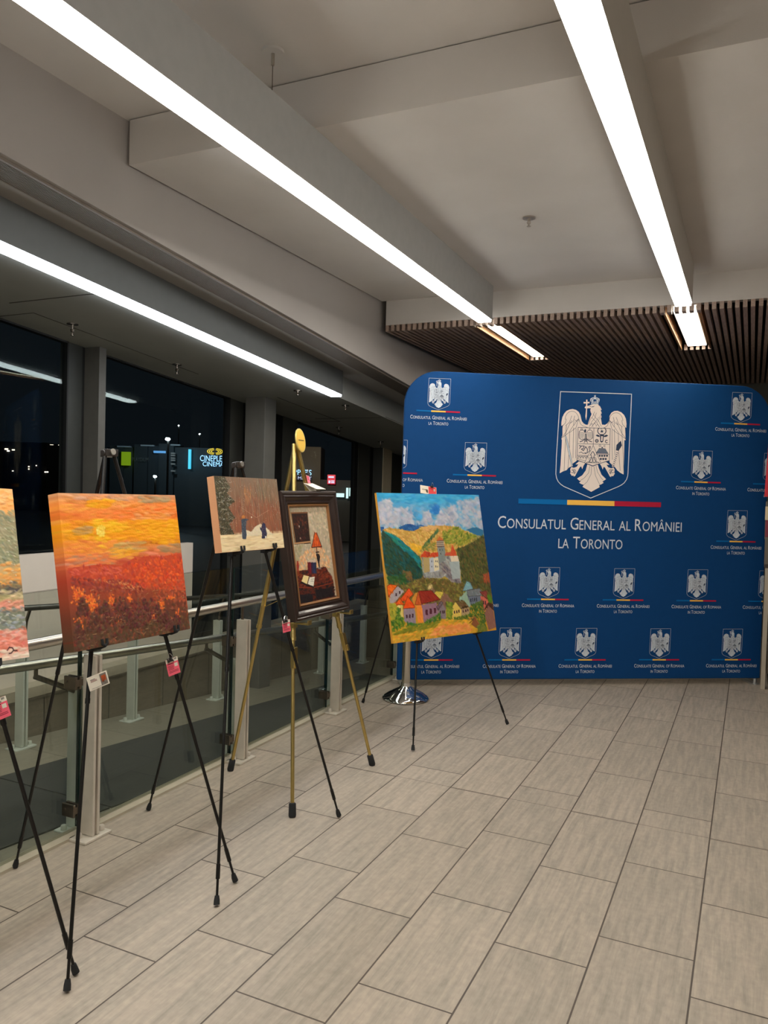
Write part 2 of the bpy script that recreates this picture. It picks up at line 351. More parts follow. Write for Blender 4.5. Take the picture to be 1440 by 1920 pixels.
linear_light('linear_ceiling_light', 'thin white linear light over the ramp along the night windows', -3.285, -3.185, -3.6, 5.86, lambda y: zl(y) - .004, lambda y: zb(y) + .0, LENSB, hm=mat('grey_housing', (104, 108, 110), .6, noise=.03))
linear_light('slat_ceiling_light', 'short white light set in the wood slat ceiling above the left end of the backdrop', -1.952, -1.845, 5.88, 7.42, lambda y: 2.83, lambda y: 2.90, LENSC, drop=.004)
linear_light('slat_ceiling_light', 'short white light set in the wood slat ceiling above the right half of the backdrop', -.552, -.405, 5.88, 7.26, lambda y: 2.83, lambda y: 2.90, LENSC, drop=.004)
# wire that carries the first light
t = thing('suspension_wire', 'thin wire with round canopy holding the long light near the camera', 'wire', (-1.8212, 2.6948, 3.05))
q = MB(); q.disc((-1.8212, 2.6948, 3.264), (0, 0, 1), (1, 0, 0), .045, .045, .012); obj('canopy', q, CEIL, t)
q = MB(); q.tube([(-1.8212, 2.6948, 3.26), (-1.8212, 2.6948, 3.21)], .007); obj('gripper', q, STEEL, t)
q = MB(); q.tube([(-1.8212, 2.6948, 3.21), (-1.8212, 2.6948, 3.05)], .0018, 6); obj('cable', q, CLAMP, t)
# sprinklers
def sprinkler(x, y, z, drop, label, dark=False, group=None):
    t = thing('sprinkler', label, 'sprinkler', (x, y, z), group); mt = CLAMP if dark else mat('white_sprinkler', (170, 160, 150), .4, .4)
    q = MB(); q.disc((x, y, z - .003), (0, 0, 1), (1, 0, 0), .036, .036, .006, 24); obj('escutcheon', q, mt, t)
    q = MB(); q.lathe((x, y, z), [(.001, -.003), (.009, -.004), (.009, -drop * .45), (.013, -drop * .5), (.010, -drop * .7), (.004, -drop * .74), (.004, -drop * .95), (.012, -drop * .96), (.012, -drop), (.001, -drop)], 16); obj('head', q, mt, t, smooth=True)
sprinkler(-1.1858, 4.3186, 3.05, .05, 'small pale sprinkler on the raised ceiling between the two long lights')
SPR = [(-3.948, 3.664, 'dark sprinkler near the window top, leftmost over the ramp'), (-3.974, 4.696, 'dark sprinkler by the second night window, second from the left over the ramp'),
       (-4.042, 7.402, 'dark sprinkler by the ceiling panel line above the brass easel'), (-4.008, 8.375, 'dark sprinkler nearest the blue backdrop over the ramp'),
       (-3.502, 5.666, 'small sprinkler beside the linear light over the ramp'), (-3.383, 6.305, 'small sprinkler just past the end of the light over the ramp')]
for i, (x, y, lb) in enumerate(SPR): sprinkler(x, y, zl(y), .075 if i < 4 else .04, lb, True)

# ================================================================ GLASS BALUSTRADE
PY = [-.79, .29, 1.37, 2.45, 3.53, 4.61, 5.69]
bal = thing('glass_balustrade', 'glass balustrade with steel posts and round handrail behind the easels', 'balustrade', (-2.5, 2.45, 0))
def flat_post(x, y, z0, z1, parent, matp=POSTM, plate=True, name='post'):
    q = MB(); th = .013; g = .013; d = .034
    q.box((x - d, y - g / 2 - th, z0 + .014), (x + d, y - g / 2, z1)); q.box((x - d, y + g / 2, z0 + .014), (x + d, y + g / 2 + th, z1))
    q.box((x - .012, y - g / 2, z0 + .014), (x + .02, y + g / 2, z0 + .16))
    p = obj(name, q, matp, parent, bevel=.0015, origin=(x, y, z0))
    if plate:
        q = MB(); q.box((x - .05, y - .075, z0), (x + .05, y + .075, z0 + .012)); obj('base_plate', q, matp, p, bevel=.003)
        for dx, dy in ((-.012, -.052), (.012, .052)):
            q = MB(); q.lathe((x + dx, y + dy, z0 + .012), [(.001, .022), (.010, .022), (.013, .018), (.013, 0)], 20); obj('bolt', q, matp, p, smooth=True)
    return p
for y in PY:
    p = flat_post(-2.49, y, 0, .777 if y < 5 else .74, bal)
for a, b in zip([-1.9] + PY, PY + [6.8]):
    q = MB(); q.box((-2.586, a + .03, .012), (-2.572, b + .012, 1.056)); obj('glass_panel', q, RAILG, bal)
    q = MB(); q.box((-2.590, b + .012, .02), (-2.568, b + .016, 1.05)); obj('panel_edge', q, mat('glass_edge', (22, 44, 42), .2), bal)
q = MB(); q.tube([(-2.5, -3.5, .868), (-2.5, 1, .868), (-2.5, 3, .868), (-2.5, 5.75, .868)], .0225, 24); obj('handrail', q, STEEL, bal, smooth=True)
for y in PY:
    q = MB(); q.tube([(-2.5, y, .77), (-2.5, y, .852)], .008, 12); obj('rail_bracket', q, CLAMP, bal)
    for z in (.66, .12):
        q = MB(); q.obox((-2.556, y - .034, z), (1, 0, 0), (0, 1, 0), (0, 0, 1), .034, .005, .027); q.obox((-2.556, y - .056, z), (1, 0, 0), (0, 1, 0), (0, 0, 1), .034, .005, .027)
        q.obox((-2.535, y - .03, z), (1, 0, 0), (0, 1, 0), (0, 0, 1), .012, .03, .015); q.disc((-2.572, y - .062, z + .004), (0, 1, 0), (0, 0, 1), .006, .006, .003, 12)
        obj('glass_clamp', q, CLAMP, bal, bevel=.004)
# ramp handrail behind the glass
rr = thing('ramp_handrail', 'sloping round handrail on flat posts behind the glass, on the ramp side nearest the easels', 'handrail', (-2.75, 3.5, rampz(3.5)))
rz = lambda y: .728 - .0700 * (y - 2.2)
q = MB(); q.tube([(-2.75, y, rz(y)) for y in (-1.5, 1, 2.2, 4, 6, 8.2)], .021, 20); obj('rail', q, STEEL, rr, smooth=True)
GP = mat('greenish_steel_post', (196, 200, 188), .5, .2, noise=.06, nscale=18)
for y in (-.66, .42, 1.5, 2.585, 3.746, 4.949, 6.1, 7.25):
    z1 = .588 - .0785 * (y - 2.587)
    flat_post(-2.72, y, rampz(y), z1, rr, GP, plate=True)
    q = MB(); q.tube([(-2.75, y - .20, rz(y - .2) - .018), (-2.75, y - .20, rz(y - .2) - .055)], .009, 10)
    q.tube([(-2.75, y - .205, rz(y - .2) - .05), (-2.72, y, z1 - .03)], .012, 10); obj('bracket', q, CLAMP, rr)
fr = thing('ramp_wall_handrail', 'thin dark handrail on pale posts in front of the low tiled wall across the ramp', 'handrail', (-3.96, 4.3, rampz(4.3)))
q = MB(); q.tube([(-3.9, y, .985 - .0735 * y) for y in (-.5, 2, 5.4, 8.3)], .018, 16); obj('rail', q, mat('dull_steel', (110, 108, 102), .35, .8), fr, smooth=True)
for y in (.4, 1.37, 2.35, 3.333, 4.27, 5.25, 7.0, 7.95):
    flat_post(-3.96, y, rampz(y), rampz(y) + .66, fr, GP); q = MB(); q.tube([(-3.96, y, rampz(y) + .6), (-3.93, y, .90 - .0735 * y), (-3.9, y, .975 - .0735 * y)], .010, 10); obj('bracket', q, CLAMP, fr)
# carpet runner on the ramp
q = MB(); q.ybox(-3.58, -2.78, .2, 2.86, lambda y: rampz(y), lambda y: rampz(y) + .008); q.ybox(-3.58, -2.78, 2.87, 7.30, lambda y: rampz(y), lambda y: rampz(y) + .008)
tag(obj('carpet_runner', q, CARP), 'charcoal carpet runner lying on the ramp behind the glass', 'carpet')
# ================================================================ BACKDROP
B0 = Vector((-2.422, 5.462, .05)); BE = Vector((2.532, 1.626, 0)).normalized(); BUP = Vector((0, 0, 1)); BN = Vector((BE.y, -BE.x, 0))
BWD, BHT = 3.01, 2.378
def bp(u, v, off=0.): return B0 + BE * u + BUP * v + BN * off
bd = thing('fabric_backdrop', 'large blue fabric backdrop wall with rounded top corners and a white eagle crest', 'backdrop', bp(BWD / 2, -.05))
def rrect(r=.26, n=14):
    pts = [(0, 0), (BWD, 0)]
    pts += [(BWD - r + r * math.cos(a), BHT - r + r * math.sin(a)) for a in [math.pi / 2 * i / n for i in range(n + 1)]]
    pts += [(r - r * math.sin(a), BHT - r + r * math.cos(a)) for a in [math.pi / 2 * i / n for i in range(n + 1)]]
    return pts
pts = rrect(); n = len(pts); q = MB()
T = .034
q.add([bp(u, v, 0) for u, v in pts] + [bp(u, v, -T) for u, v in pts], [tuple(range(n)), tuple(range(2 * n - 1, n - 1, -1))] + [(i, (i + 1) % n, n + (i + 1) % n, n + i) for i in range(n)])
BLUE = mat('royal_blue_fabric', (0, 64, 120), .75, noise=.02, bump=.2, bscale=700, spec=.25)
BFAB = obj('fabric', q, BLUE, bd, bevel=.008)
BLUEM = (0, 64, 120)
CREAM = mat('print_cream', (244, 228, 218), .7, spec=.2); PALE = mat('print_pale', (214, 222, 232), .7, spec=.2); NAVY = mat('print_navy', (52, 66, 92), .7, spec=.2)
BARB = mat('print_blue', (0, 108, 178), .7, spec=.2); BARY = mat('print_yellow', (252, 196, 88), .7, spec=.2); BARR = mat('print_red', (186, 30, 62), .7, spec=.2); FIELD = mat('print_field', BLUEM, .75, spec=.2)
PM_ = [CREAM, PALE, NAVY, BARB, BARY, BARR, FIELD]
CRE, PAL, NAV, BB, BY, BR_, FLD = range(7)
H = np.array([[5.83943944e-04, 1.64105336e-05, 1.09482731e+00], [-2.55287689e-06, -5.81310574e-04, 2.31774326e+00], [-1.27041957e-05, -2.95508225e-06, 1.0]])
CU0, CV0 = 1.518, 2.270
def ch(x, y):
    q = H @ np.array([x, y, 1.]); q = q / q[2]; return (q[0] - CU0, q[1] - CV0)
class Art:     # flat print: polygons in metres round the top centre of the crest; layer orders them
    def __init__(s): s.polys = []
    def poly(s, p, c, layer): s.polys.append((p, c, layer))
    def cp(s, p, c, layer): s.poly([ch(*a) for a in p], c, layer)
    def cl(s, p, w, c, layer):
        for a, b in zip(p[:-1], p[1:]):
            dx, dy = b[0] - a[0], b[1] - a[1]; L = math.hypot(dx, dy) or 1; nx, ny = -dy / L * w / 2, dx / L * w / 2; ex, ey = dx / L * w * .3, dy / L * w * .3
            s.cp([(a[0] + nx - ex, a[1] + ny - ey), (b[0] + nx + ex, b[1] + ny + ey), (b[0] - nx + ex, b[1] - ny + ey), (a[0] - nx - ex, a[1] - ny - ey)], c, layer)
def arc(cx, cy, rx, ry, a0, a1, n=12): return [(cx + rx * math.cos(math.radians(a0 + (a1 - a0) * i / n)), cy + ry * math.sin(math.radians(a0 + (a1 - a0) * i / n))) for i in range(n + 1)]
A = Art()
SH = [(222, 103), (1180, 137), (1170, 400), (1150, 800), (1132, 1200)] + [(1128, 1240), (1112, 1290), (1080, 1335), (1040, 1365), (990, 1390)] + [(628, 1540)] + [(270, 1385), (225, 1355), (190, 1318), (168, 1270), (158, 1215)] + [(165, 1000), (190, 600), (222, 103)]
A.cl(SH, 10, PAL, 1)
BODY = [(232, 562), (234, 510), (246, 450), (270, 400), (300, 365), (340, 346), (385, 338), (430, 350), (468, 378), (490, 420), (497, 455), (508, 500), (532, 532), (560, 548), (588, 552), (600, 510), (622, 450), (640, 405), (628, 380), (622, 350), (632, 330), (600, 327), (565, 332), (546, 322), (556, 302), (600, 294), (625, 284), (675, 272), (722, 276), (755, 302), (778, 350), (762, 348), (778, 400), (764, 398), (776, 455), (764, 452), (774, 510), (780, 548), (820, 552), (855, 532), (878, 490), (884, 430), (908, 388), (945, 366), (990, 362), (1040, 382), (1080, 420), (1103, 470), (1112, 540), (1108, 592), (1092, 588), (1097, 680), (1098, 762), (1083, 756), (1080, 900), (1076, 1080), (1072, 1222), (1030, 1200), (985, 1165), (962, 1130), (918, 1092), (886, 1062), (880, 1030), (836, 1042), (655, 1105), (560, 1072), (445, 1030), (428, 1045), (388, 1072), (376, 1108), (335, 1128), (302, 1164), (255, 1180), (210, 1205), (222, 1090), (236, 850), (240, 760), (232, 736), (248, 690), (248, 600), (255, 548), (240, 565)]
A.cp(BODY, CRE, 1)
A.cp([(582, 1085), (562, 1165), (515, 1232), (445, 1276), (476, 1306), (496, 1318), (472, 1332), (500, 1350), (536, 1362), (518, 1388), (635, 1456), (750, 1392), (742, 1366), (775, 1352), (803, 1334), (786, 1318), (836, 1285), (775, 1225), (735, 1130), (725, 1088), (655, 1112)], CRE, 1)
LEG = [(556, 1068), (470, 1044), (422, 1086), (462, 1084), (440, 1118), (400, 1132), (368, 1120), (352, 1150), (358, 1190), (350, 1205), (372, 1238), (400, 1238), (400, 1252), (420, 1240), (440, 1200), (462, 1160), (482, 1122), (500, 1112), (514, 1150), (532, 1102)]
A.cp(LEG, CRE, 1); A.cp([(1304 - x, y + 6) for x, y in LEG], CRE, 1)
for s in (lambda x: x, lambda x: 1304 - x):
    for l_ in ([(372, 1160), (410, 1185)], [(366, 1195), (400, 1200)], [(384, 1150), (404, 1165), (398, 1185), (416, 1205)], [(410, 1150), (430, 1180)], [(405, 1215), (425, 1190)]): A.cl([(s(x), y) for x, y in l_], 7, NAV, 2)
# sceptre cross held in the beak, crown
A.cp([(567, 212), (584, 212), (584, 243), (612, 240), (612, 262), (584, 260), (582, 300), (566, 300), (567, 262), (534, 264), (532, 243), (567, 245)], CRE, 1)
A.cp([(566, 332), (580, 332), (576, 440), (566, 492), (556, 440)], CRE, 1)
A.cp([(634, 276), (636, 250), (622, 225), (624, 198), (650, 184), (684, 178), (722, 186), (748, 202), (746, 230), (734, 255), (734, 278), (684, 268)], PAL, 1)
A.cp([(682, 150), (692, 150), (692, 160), (700, 160), (700, 168), (692, 168), (690, 182), (684, 182), (682, 168), (672, 168), (672, 160), (682, 160)], PAL, 1)
for c_ in ([(640, 250), (636, 220), (650, 200), (668, 196)], [(730, 252), (734, 222), (722, 202), (704, 198)], [(664, 246), (662, 224), (672, 206)], [(706, 248), (710, 226), (700, 208)], [(640, 262), (684, 254), (732, 264)]): A.cl(c_, 7, FLD, 2)
A.cp(arc(685, 224, 16, 18, 0, 360), FLD, 2)
# feathers
for s in (0, 1):
    f = (lambda x, y: (x, y)) if s == 0 else (lambda x, y: (1345 - x, y + 20))
    G = [arc(375, 480, 92, 112, 180, 372, 16), [(240, 575), (285, 530), (300, 470)], [(290, 560), (340, 520), (372, 430)], [(232, 735), (300, 640), (345, 540), (372, 490)], [(345, 535), (395, 500), (412, 430)], [(250, 720), (330, 660), (395, 560), (404, 505)], [(400, 560), (440, 500), (462, 480)],
         [(410, 480), (430, 505), (462, 470)], [(300, 560), (282, 860), (270, 1170)], [(345, 650), (338, 900), (320, 1150)], [(398, 590), (392, 840), (388, 1000)], [(455, 500), (430, 590), (345, 655)], [(470, 480), (490, 540), (520, 565), (590, 590)], [(430, 600), (430, 820), (425, 1000)]]
    for g in G: A.cl([f(*p) for p in g], 4.5, NAV, 2)
for g in ([(600, 545), (622, 480), (660, 430), (680, 375)], [(610, 575), (640, 510), (685, 460), (705, 390)], [(640, 578), (690, 520), (735, 450)], [(770, 570), (735, 500), (690, 450), (660, 400)], [(745, 580), (700, 510), (640, 450)], [(655, 560), (680, 520), (700, 560)], [(720, 520), (745, 470), (760, 420)], [(625, 560), (645, 530), (660, 575)], [(700, 575), (720, 540), (745, 575)],
          [(615, 1110), (600, 1200), (540, 1270), (480, 1310)], [(640, 1110), (632, 1220), (580, 1320), (530, 1365)], [(672, 1110), (690, 1230), (730, 1320), (755, 1365)], [(700, 1105), (720, 1190), (770, 1270), (800, 1300)]): A.cl(g, 4, NAV, 2)
A.cl([(612, 300), (640, 312), (680, 300)], 5, NAV, 2); A.cp(arc(657, 308, 9, 6, 0, 360, 8), NAV, 3)
# sabre and mace
A.cp([(280, 698), (296, 706), (345, 900), (388, 1108), (370, 1114), (320, 900)], PAL, 3); A.cl([(280, 700), (322, 900), (372, 1112)], 4, NAV, 4); A.cl([(298, 706), (345, 900), (386, 1106)], 4, NAV, 4)
A.cp([(1034, 766), (1050, 830), (1004, 902), (968, 896), (976, 822)], NAV, 3); A.cl([(980, 905), (924, 1110)], 20, CRE, 3)
for k in range(8): A.cl([(985 - k * 7.5 - 10, 925 + k * 24), (985 - k * 7.5 + 12, 935 + k * 24)], 8, NAV, 4)
# inescutcheon
A.cl([(458, 586), (892, 602), (880, 1034), (655, 1104), (442, 1026), (458, 586)], 6, NAV, 2)
A.cl([(672, 592), (662, 830)], 5, NAV, 2); A.cl([(456, 806), (884, 816)], 5, NAV, 2); A.cl([(662, 830), (545, 1062)], 5, NAV, 2); A.cl([(662, 830), (765, 1066)], 5, NAV, 2)
def mini(cx, cy, s, pts): return [(cx + x * s, cy + y * s) for x, y in pts]
# small eagle
for s in (-1, 1):
    A.cl(mini(562, 690, 1, [(s * 8, -30), (s * 30, -62), (s * 62, -70), (s * 88, -52), (s * 94, -10), (s * 92, 40), (s * 60, 60), (s * 30, 50)]), 6, NAV, 3)
    for k in range(5): A.cl(mini(562, 690, 1, [(s * (18 + k * 3), -28 + k * 14), (s * 90, -38 + k * 18)]), 4, NAV, 3)
    A.cl(mini(562, 690, 1, [(s * 10, 50), (s * 46, 78), (s * 80, 92)]), 10, NAV, 3); A.cl(mini(562, 690, 1, [(s * 6, 60), (s * 24, 110)]), 6, NAV, 3)
A.cp(mini(552, 632, 1, [(-14, 0), (0, -26), (16, -8), (10, 22), (-6, 24)]), NAV, 3); A.cl(arc(506, 612, 13, 13, 0, 360), 5, NAV, 3); A.cl(arc(618, 612, 11, 11, 40, 320), 5, NAV, 3)
for k in range(-2, 3): A.cl(mini(562, 690, 1, [(k * 5, -20), (k * 9, 90)]), 3.5, NAV, 3)
# aurochs head
A.cp([(752, 690), (778, 676), (808, 692), (800, 740), (796, 778), (776, 792), (756, 778), (754, 738)], NAV, 3); A.cp([(768, 704), (792, 706), (786, 770), (766, 770)], CRE, 4)
A.cp([(750, 696), (716, 682), (694, 694), (716, 710), (746, 716)], NAV, 3); A.cp([(806, 700), (838, 684), (864, 696), (838, 714), (808, 718)], NAV, 3)
A.cl(arc(778, 638, 54, 50, 150, -20 + 360 - 300, 4)[:0] + arc(778, 634, 56, 52, -50, 230, 20), 11, NAV, 3)
A.cp([(778, 612), (785, 632), (804, 632), (789, 644), (796, 662), (778, 650), (760, 662), (767, 644), (752, 632), (771, 632)], NAV, 4)
A.cl(arc(710, 768, 20, 20, 0, 360), 9, NAV, 3); A.cl([(696, 768), (724, 768)], 5, NAV, 3); A.cl([(710, 752), (710, 784)], 5, NAV, 3); A.cl(arc(842, 776, 16, 18, 50, 310), 9, NAV, 3)
# lion over a bridge
A.cl([(476, 872), (500, 836), (540, 838), (528, 870), (500, 880), (530, 900), (560, 846), (584, 880), (580, 930), (552, 940)], 9, NAV, 3); A.cl([(590, 925), (616, 900), (600, 850), (622, 842), (622, 872)], 8, NAV, 3); A.cl([(470, 930), (500, 918), (524, 938), (560, 930)], 7, NAV, 3); A.cl([(500, 845), (470, 832), (492, 828)], 6, NAV, 3)
A.cl([(448, 962), (596, 966)], 5, NAV, 3)
for k in range(4): A.cl(arc(472 + k * 36, 1004, 15, 26, 180, 360, 8), 5, NAV, 3)
for k in range(9): A.cl([(456 + k * 15, 972), (462 + k * 15, 984)], 4, NAV, 3)
A.cl([(450, 1010), (560, 1040)], 4, NAV, 3)
# castle with seven towers' blocks
A.cp([(738, 868), (826, 872), (866, 940), (696, 936)], NAV, 3)
for k in range(3): A.cl([(728 - k * 8, 884 + k * 18), (840 + k * 8, 888 + k * 18)], 4, PAL, 4)
A.cl(arc(752, 834, 13, 13, 0, 360), 5, NAV, 3); A.cl(arc(816, 838, 11, 11, 40, 320), 5, NAV, 3); A.cp([(772, 866), (776, 846), (790, 852), (796, 868)], NAV, 3)
for k in range(4): A.cp(mini(748 + k * 33, 968, 1, [(-13, -10), (13, -10), (12, 10), (0, 16), (-12, 10)]), NAV, 3)
for k in range(3): A.cp(mini(764 + k * 33, 1012, 1, [(-13, -12), (13, -12), (12, 10), (0, 15), (-12, 10)]), NAV, 3)
A.cl([(700, 946), (876, 950)], 5, NAV, 3)
# dolphins
for s in (-1, 1):
    A.cl([(655 + s * 4, 912), (655 + s * 26, 950), (655 + s * 14, 990), (655 + s * 44, 1050), (655 + s * 88, 1062)], 8, NAV, 3); A.cl(arc(655 + s * 22, 1024, 26, 34, 0, 360, 14), 5, NAV, 3)
    A.cl([(655 + s * 10, 920), (655 + s * 40, 968)], 5, NAV, 3)
A.cl([(600, 1062), (712, 1066)], 5, NAV, 3)
A.poly([(-.600, -.850), (-.204, -.850), (-.204, -.889), (-.600, -.889)], BB, 1); A.poly([(-.204, -.850), (.186, -.850), (.186, -.889), (-.204, -.889)], BY, 1); A.poly([(.186, -.850), (.576, -.850), (.576, -.889), (.186, -.889)], BR_, 1)
def smallcaps(words, cap, widths=None):
    """words -> list of (verts, faces); first letter of each word large unless the word starts with '_'"""
    V = []; F = []; x = 0; sc = .80; asp = .80
    for wi, wd in enumerate(words):
        low = wd.startswith('_'); wd = wd.lstrip('_')
        parts = [(wd, sc)] if low else [(wd[0], 1.), (wd[1:], sc)]
        for body, s in parts:
            if not body: continue
            v, f = text_geo(body); xs = [a[0] for a in v]; k = cap / .72 * s
            b = len(V); V += [(x + (a - min(xs)) * k * asp, c * k) for a, c in v]; F += [tuple(i + b for i in q) for q in f]
            x += (max(xs) - min(xs)) * k * asp + cap * .09
        x += cap * .30
    x -= cap * .39
    return V, F, x
LK = {}
for key, l1, l2 in (('ro', ['CONSULATUL', 'GENERAL', '_AL', 'ROMÂNIEI'], ['_LA', 'TORONTO']), ('en', ['CONSULATE', 'GENERAL', '_OF', 'ROMANIA'], ['_IN', 'TORONTO'])):
    out = []
    for words, base, target in ((l1, -1.082, 1.518 if key == 'ro' else 1.47), (l2, -1.231, .530 if key == 'ro' else .50)):
        V, F, wd = smallcaps(words, .098); k = target / wd
        out.append(([((a - wd / 2) * k, b + base) for a, b in V], F))
    LK[key] = out
def lockup(mb, u0, v0, s, key, crest=True, small=False):
    lay = .0007
    for p, c, L in A.polys:
        if small and c == CRE: c = PAL
        tri = tessellate_polygon([[Vector((a, b, 0)) for a, b in p]])
        mb.add([bp(u0 + a * s, v0 + b * s, .0022 + lay * L) for a, b in p], [t_ for t_ in tri], c)
    for V, F in LK[key]: mb.add([bp(u0 + a * s, v0 + b * s, .0022 + lay) for a, b in V], F, PAL)
def clipped(mb, name):
    o = obj(name, mb, PM_, bd); return o
def clip_mb(mb, lo=.002, hi=BWD - .002):
    me = bpy.data.meshes.new('c'); me.from_pydata(mb.v, [], mb.f); me.polygons.foreach_set('material_index', mb.m); bm = bmesh.new(); bm.from_mesh(me)
    for u, sgn in ((lo, -1), (hi, 1)):
        bmesh.ops.bisect_plane(bm, geom=bm.verts[:] + bm.edges[:] + bm.faces[:], plane_co=bp(u, 0), plane_no=BE * sgn, clear_outer=True)
    out = MB(); bm.verts.index_update(); out.v = [tuple(v.co) for v in bm.verts]
    for f in bm.faces: out.f.append(tuple(v.index for v in f.verts)); out.m.append(f.material_index)
    bm.free(); bpy.data.meshes.remove(me); return out
q = MB(); lockup(q, CU0, CV0, 1., 'ro'); obj('large_crest_print', q, PM_, BFAB)
S = .290
rows = [(2.323, .2665, ('ro', None, None, None, 'ro')), (1.843, -.056, ('en', 'ro', None, None, 'en', 'ro')), (1.371, .2665, ('ro', None, None, None, 'ro')),
        (.886, -.056, ('en', 'ro', 'en', 'ro', 'en', 'ro')), (.407, .2665, ('ro', 'en', 'ro', 'en', 'ro'))]
for v0, u0, keys in rows:
    for k, key in enumerate(keys):
        if key is None: continue
        q = MB(); lockup(q, u0 + .6215 * k, v0, S, key, small=True)
        if k == 0 or k == len(keys) - 1: q = clip_mb(q)
        obj('small_crest_print', q, PM_, BFAB)
# aluminium frame feet under the fabric
ALU = mat('satin_aluminium', (200, 200, 198), .3, .8)
q = MB(); q.tube([bp(.02, .008, -.02), bp(BWD - .02, .008, -.02)], .014, 12); obj('bottom_tube', q, ALU, bd)
for u in (.06, BWD - .045):
    P = bp(u, -.05, .0 if u < 1 else .0); q = MB(); q.lathe((P.x, P.y, 0), [(.001, 0), (.02, 0), (.02, .012), (.014, .016), (.014, .05), (.001, .05)], 20)
    q.obox((P.x - BN.x * .15, P.y - BN.y * .15, .006), BN, BE, BUP, .16, .03, .006); obj('foot', q, ALU, bd, smooth=True)

# ================================================================ STANCHION
st = thing('stanchion_post', 'chrome crowd stanchion with domed base behind the castle painting', 'stanchion', (-2.22, 5.17, 0))
q = MB(); q.lathe((-2.22, 5.17, 0), [(.001, 0), (.165, 0), (.172, .006), (.170, .014), (.155, .026), (.125, .045), (.085, .066), (.052, .082), (.036, .096), (.034, .12), (.001, .12)], 64); obj('base', q, CHROME, st, smooth=True)
q = MB(); q.lathe((-2.22, 5.17, .12), [(.001, 0), (.031, 0), (.031, .80), (.034, .80), (.034, .86), (.001, .87)], 32); obj('pole', q, mat('brushed_chrome', (205, 200, 190), .18, 1.), st, smooth=True)

# ================================================================ COUNTER AND RACK AT THE RIGHT EDGE
ct = thing('display_counter', 'pale sided counter just past the right end of the backdrop', 'counter', (.6, 7.2, 0))
q = MB(); q.box((.113, 6.92, 0), (.145, 6.97, .972)); obj('side_panel', q, mat('pale_laminate', (170, 158, 140), .5, noise=.04), ct)
q = MB(); q.box((.15, 6.97, .12), (1.9, 7.6, .965)); obj('body', q, mat('taupe_laminate', (96, 86, 74), .5, noise=.05), ct)
q = MB(); q.box((.17, 7.0, 0), (1.9, 7.55, .12)); obj('plinth', q, MDARK, ct)
q = MB(); q.box((.105, 6.91, .975), (1.9, 7.05, 1.0)); q.box((.15, 7.05, .975), (1.9, 7.65, 1.0)); obj('worktop', q, mat('dark_top', (60, 50, 44), .4), ct)
rk = thing('brochure_rack', 'grey rack of dark red and cream brochures standing on the counter at the right edge', 'rack', (.3, 7.0, 1.0))
q = MB(); q.box((.104, 6.93, 1.0), (.8, 7.03, 1.20)); q.box((.100, 6.93, 1.20), (.8, 7.03, 1.215)); q.box((.100, 7.015, 1.215), (.8, 7.03, 1.50)); obj('rack_body', q, mat('rack_grey', (104, 96, 84), .5), rk)
q = MB(); q.box((.103, 6.95, 1.217), (.7, 7.0, 1.35)); obj('brochure', q, mat('magenta_paper', (130, 44, 62), .5), rk)
q = MB(); q.box((.098, 6.95, 1.352), (.7, 7.0, 1.46)); obj('brochure', q, mat('cream_paper', (214, 196, 156), .6), rk)
q = MB(); q.obox((.298, 6.96, 1.755), (1, 0, -.02), (0, 1, -.05), (.03, 0, 1), .205, .008, .22); tag(obj('red_poster', q, mat('red_poster', (204, 30, 50), .5, noise=.05)), 'bright red poster standing above the brochures at the right edge', 'poster')
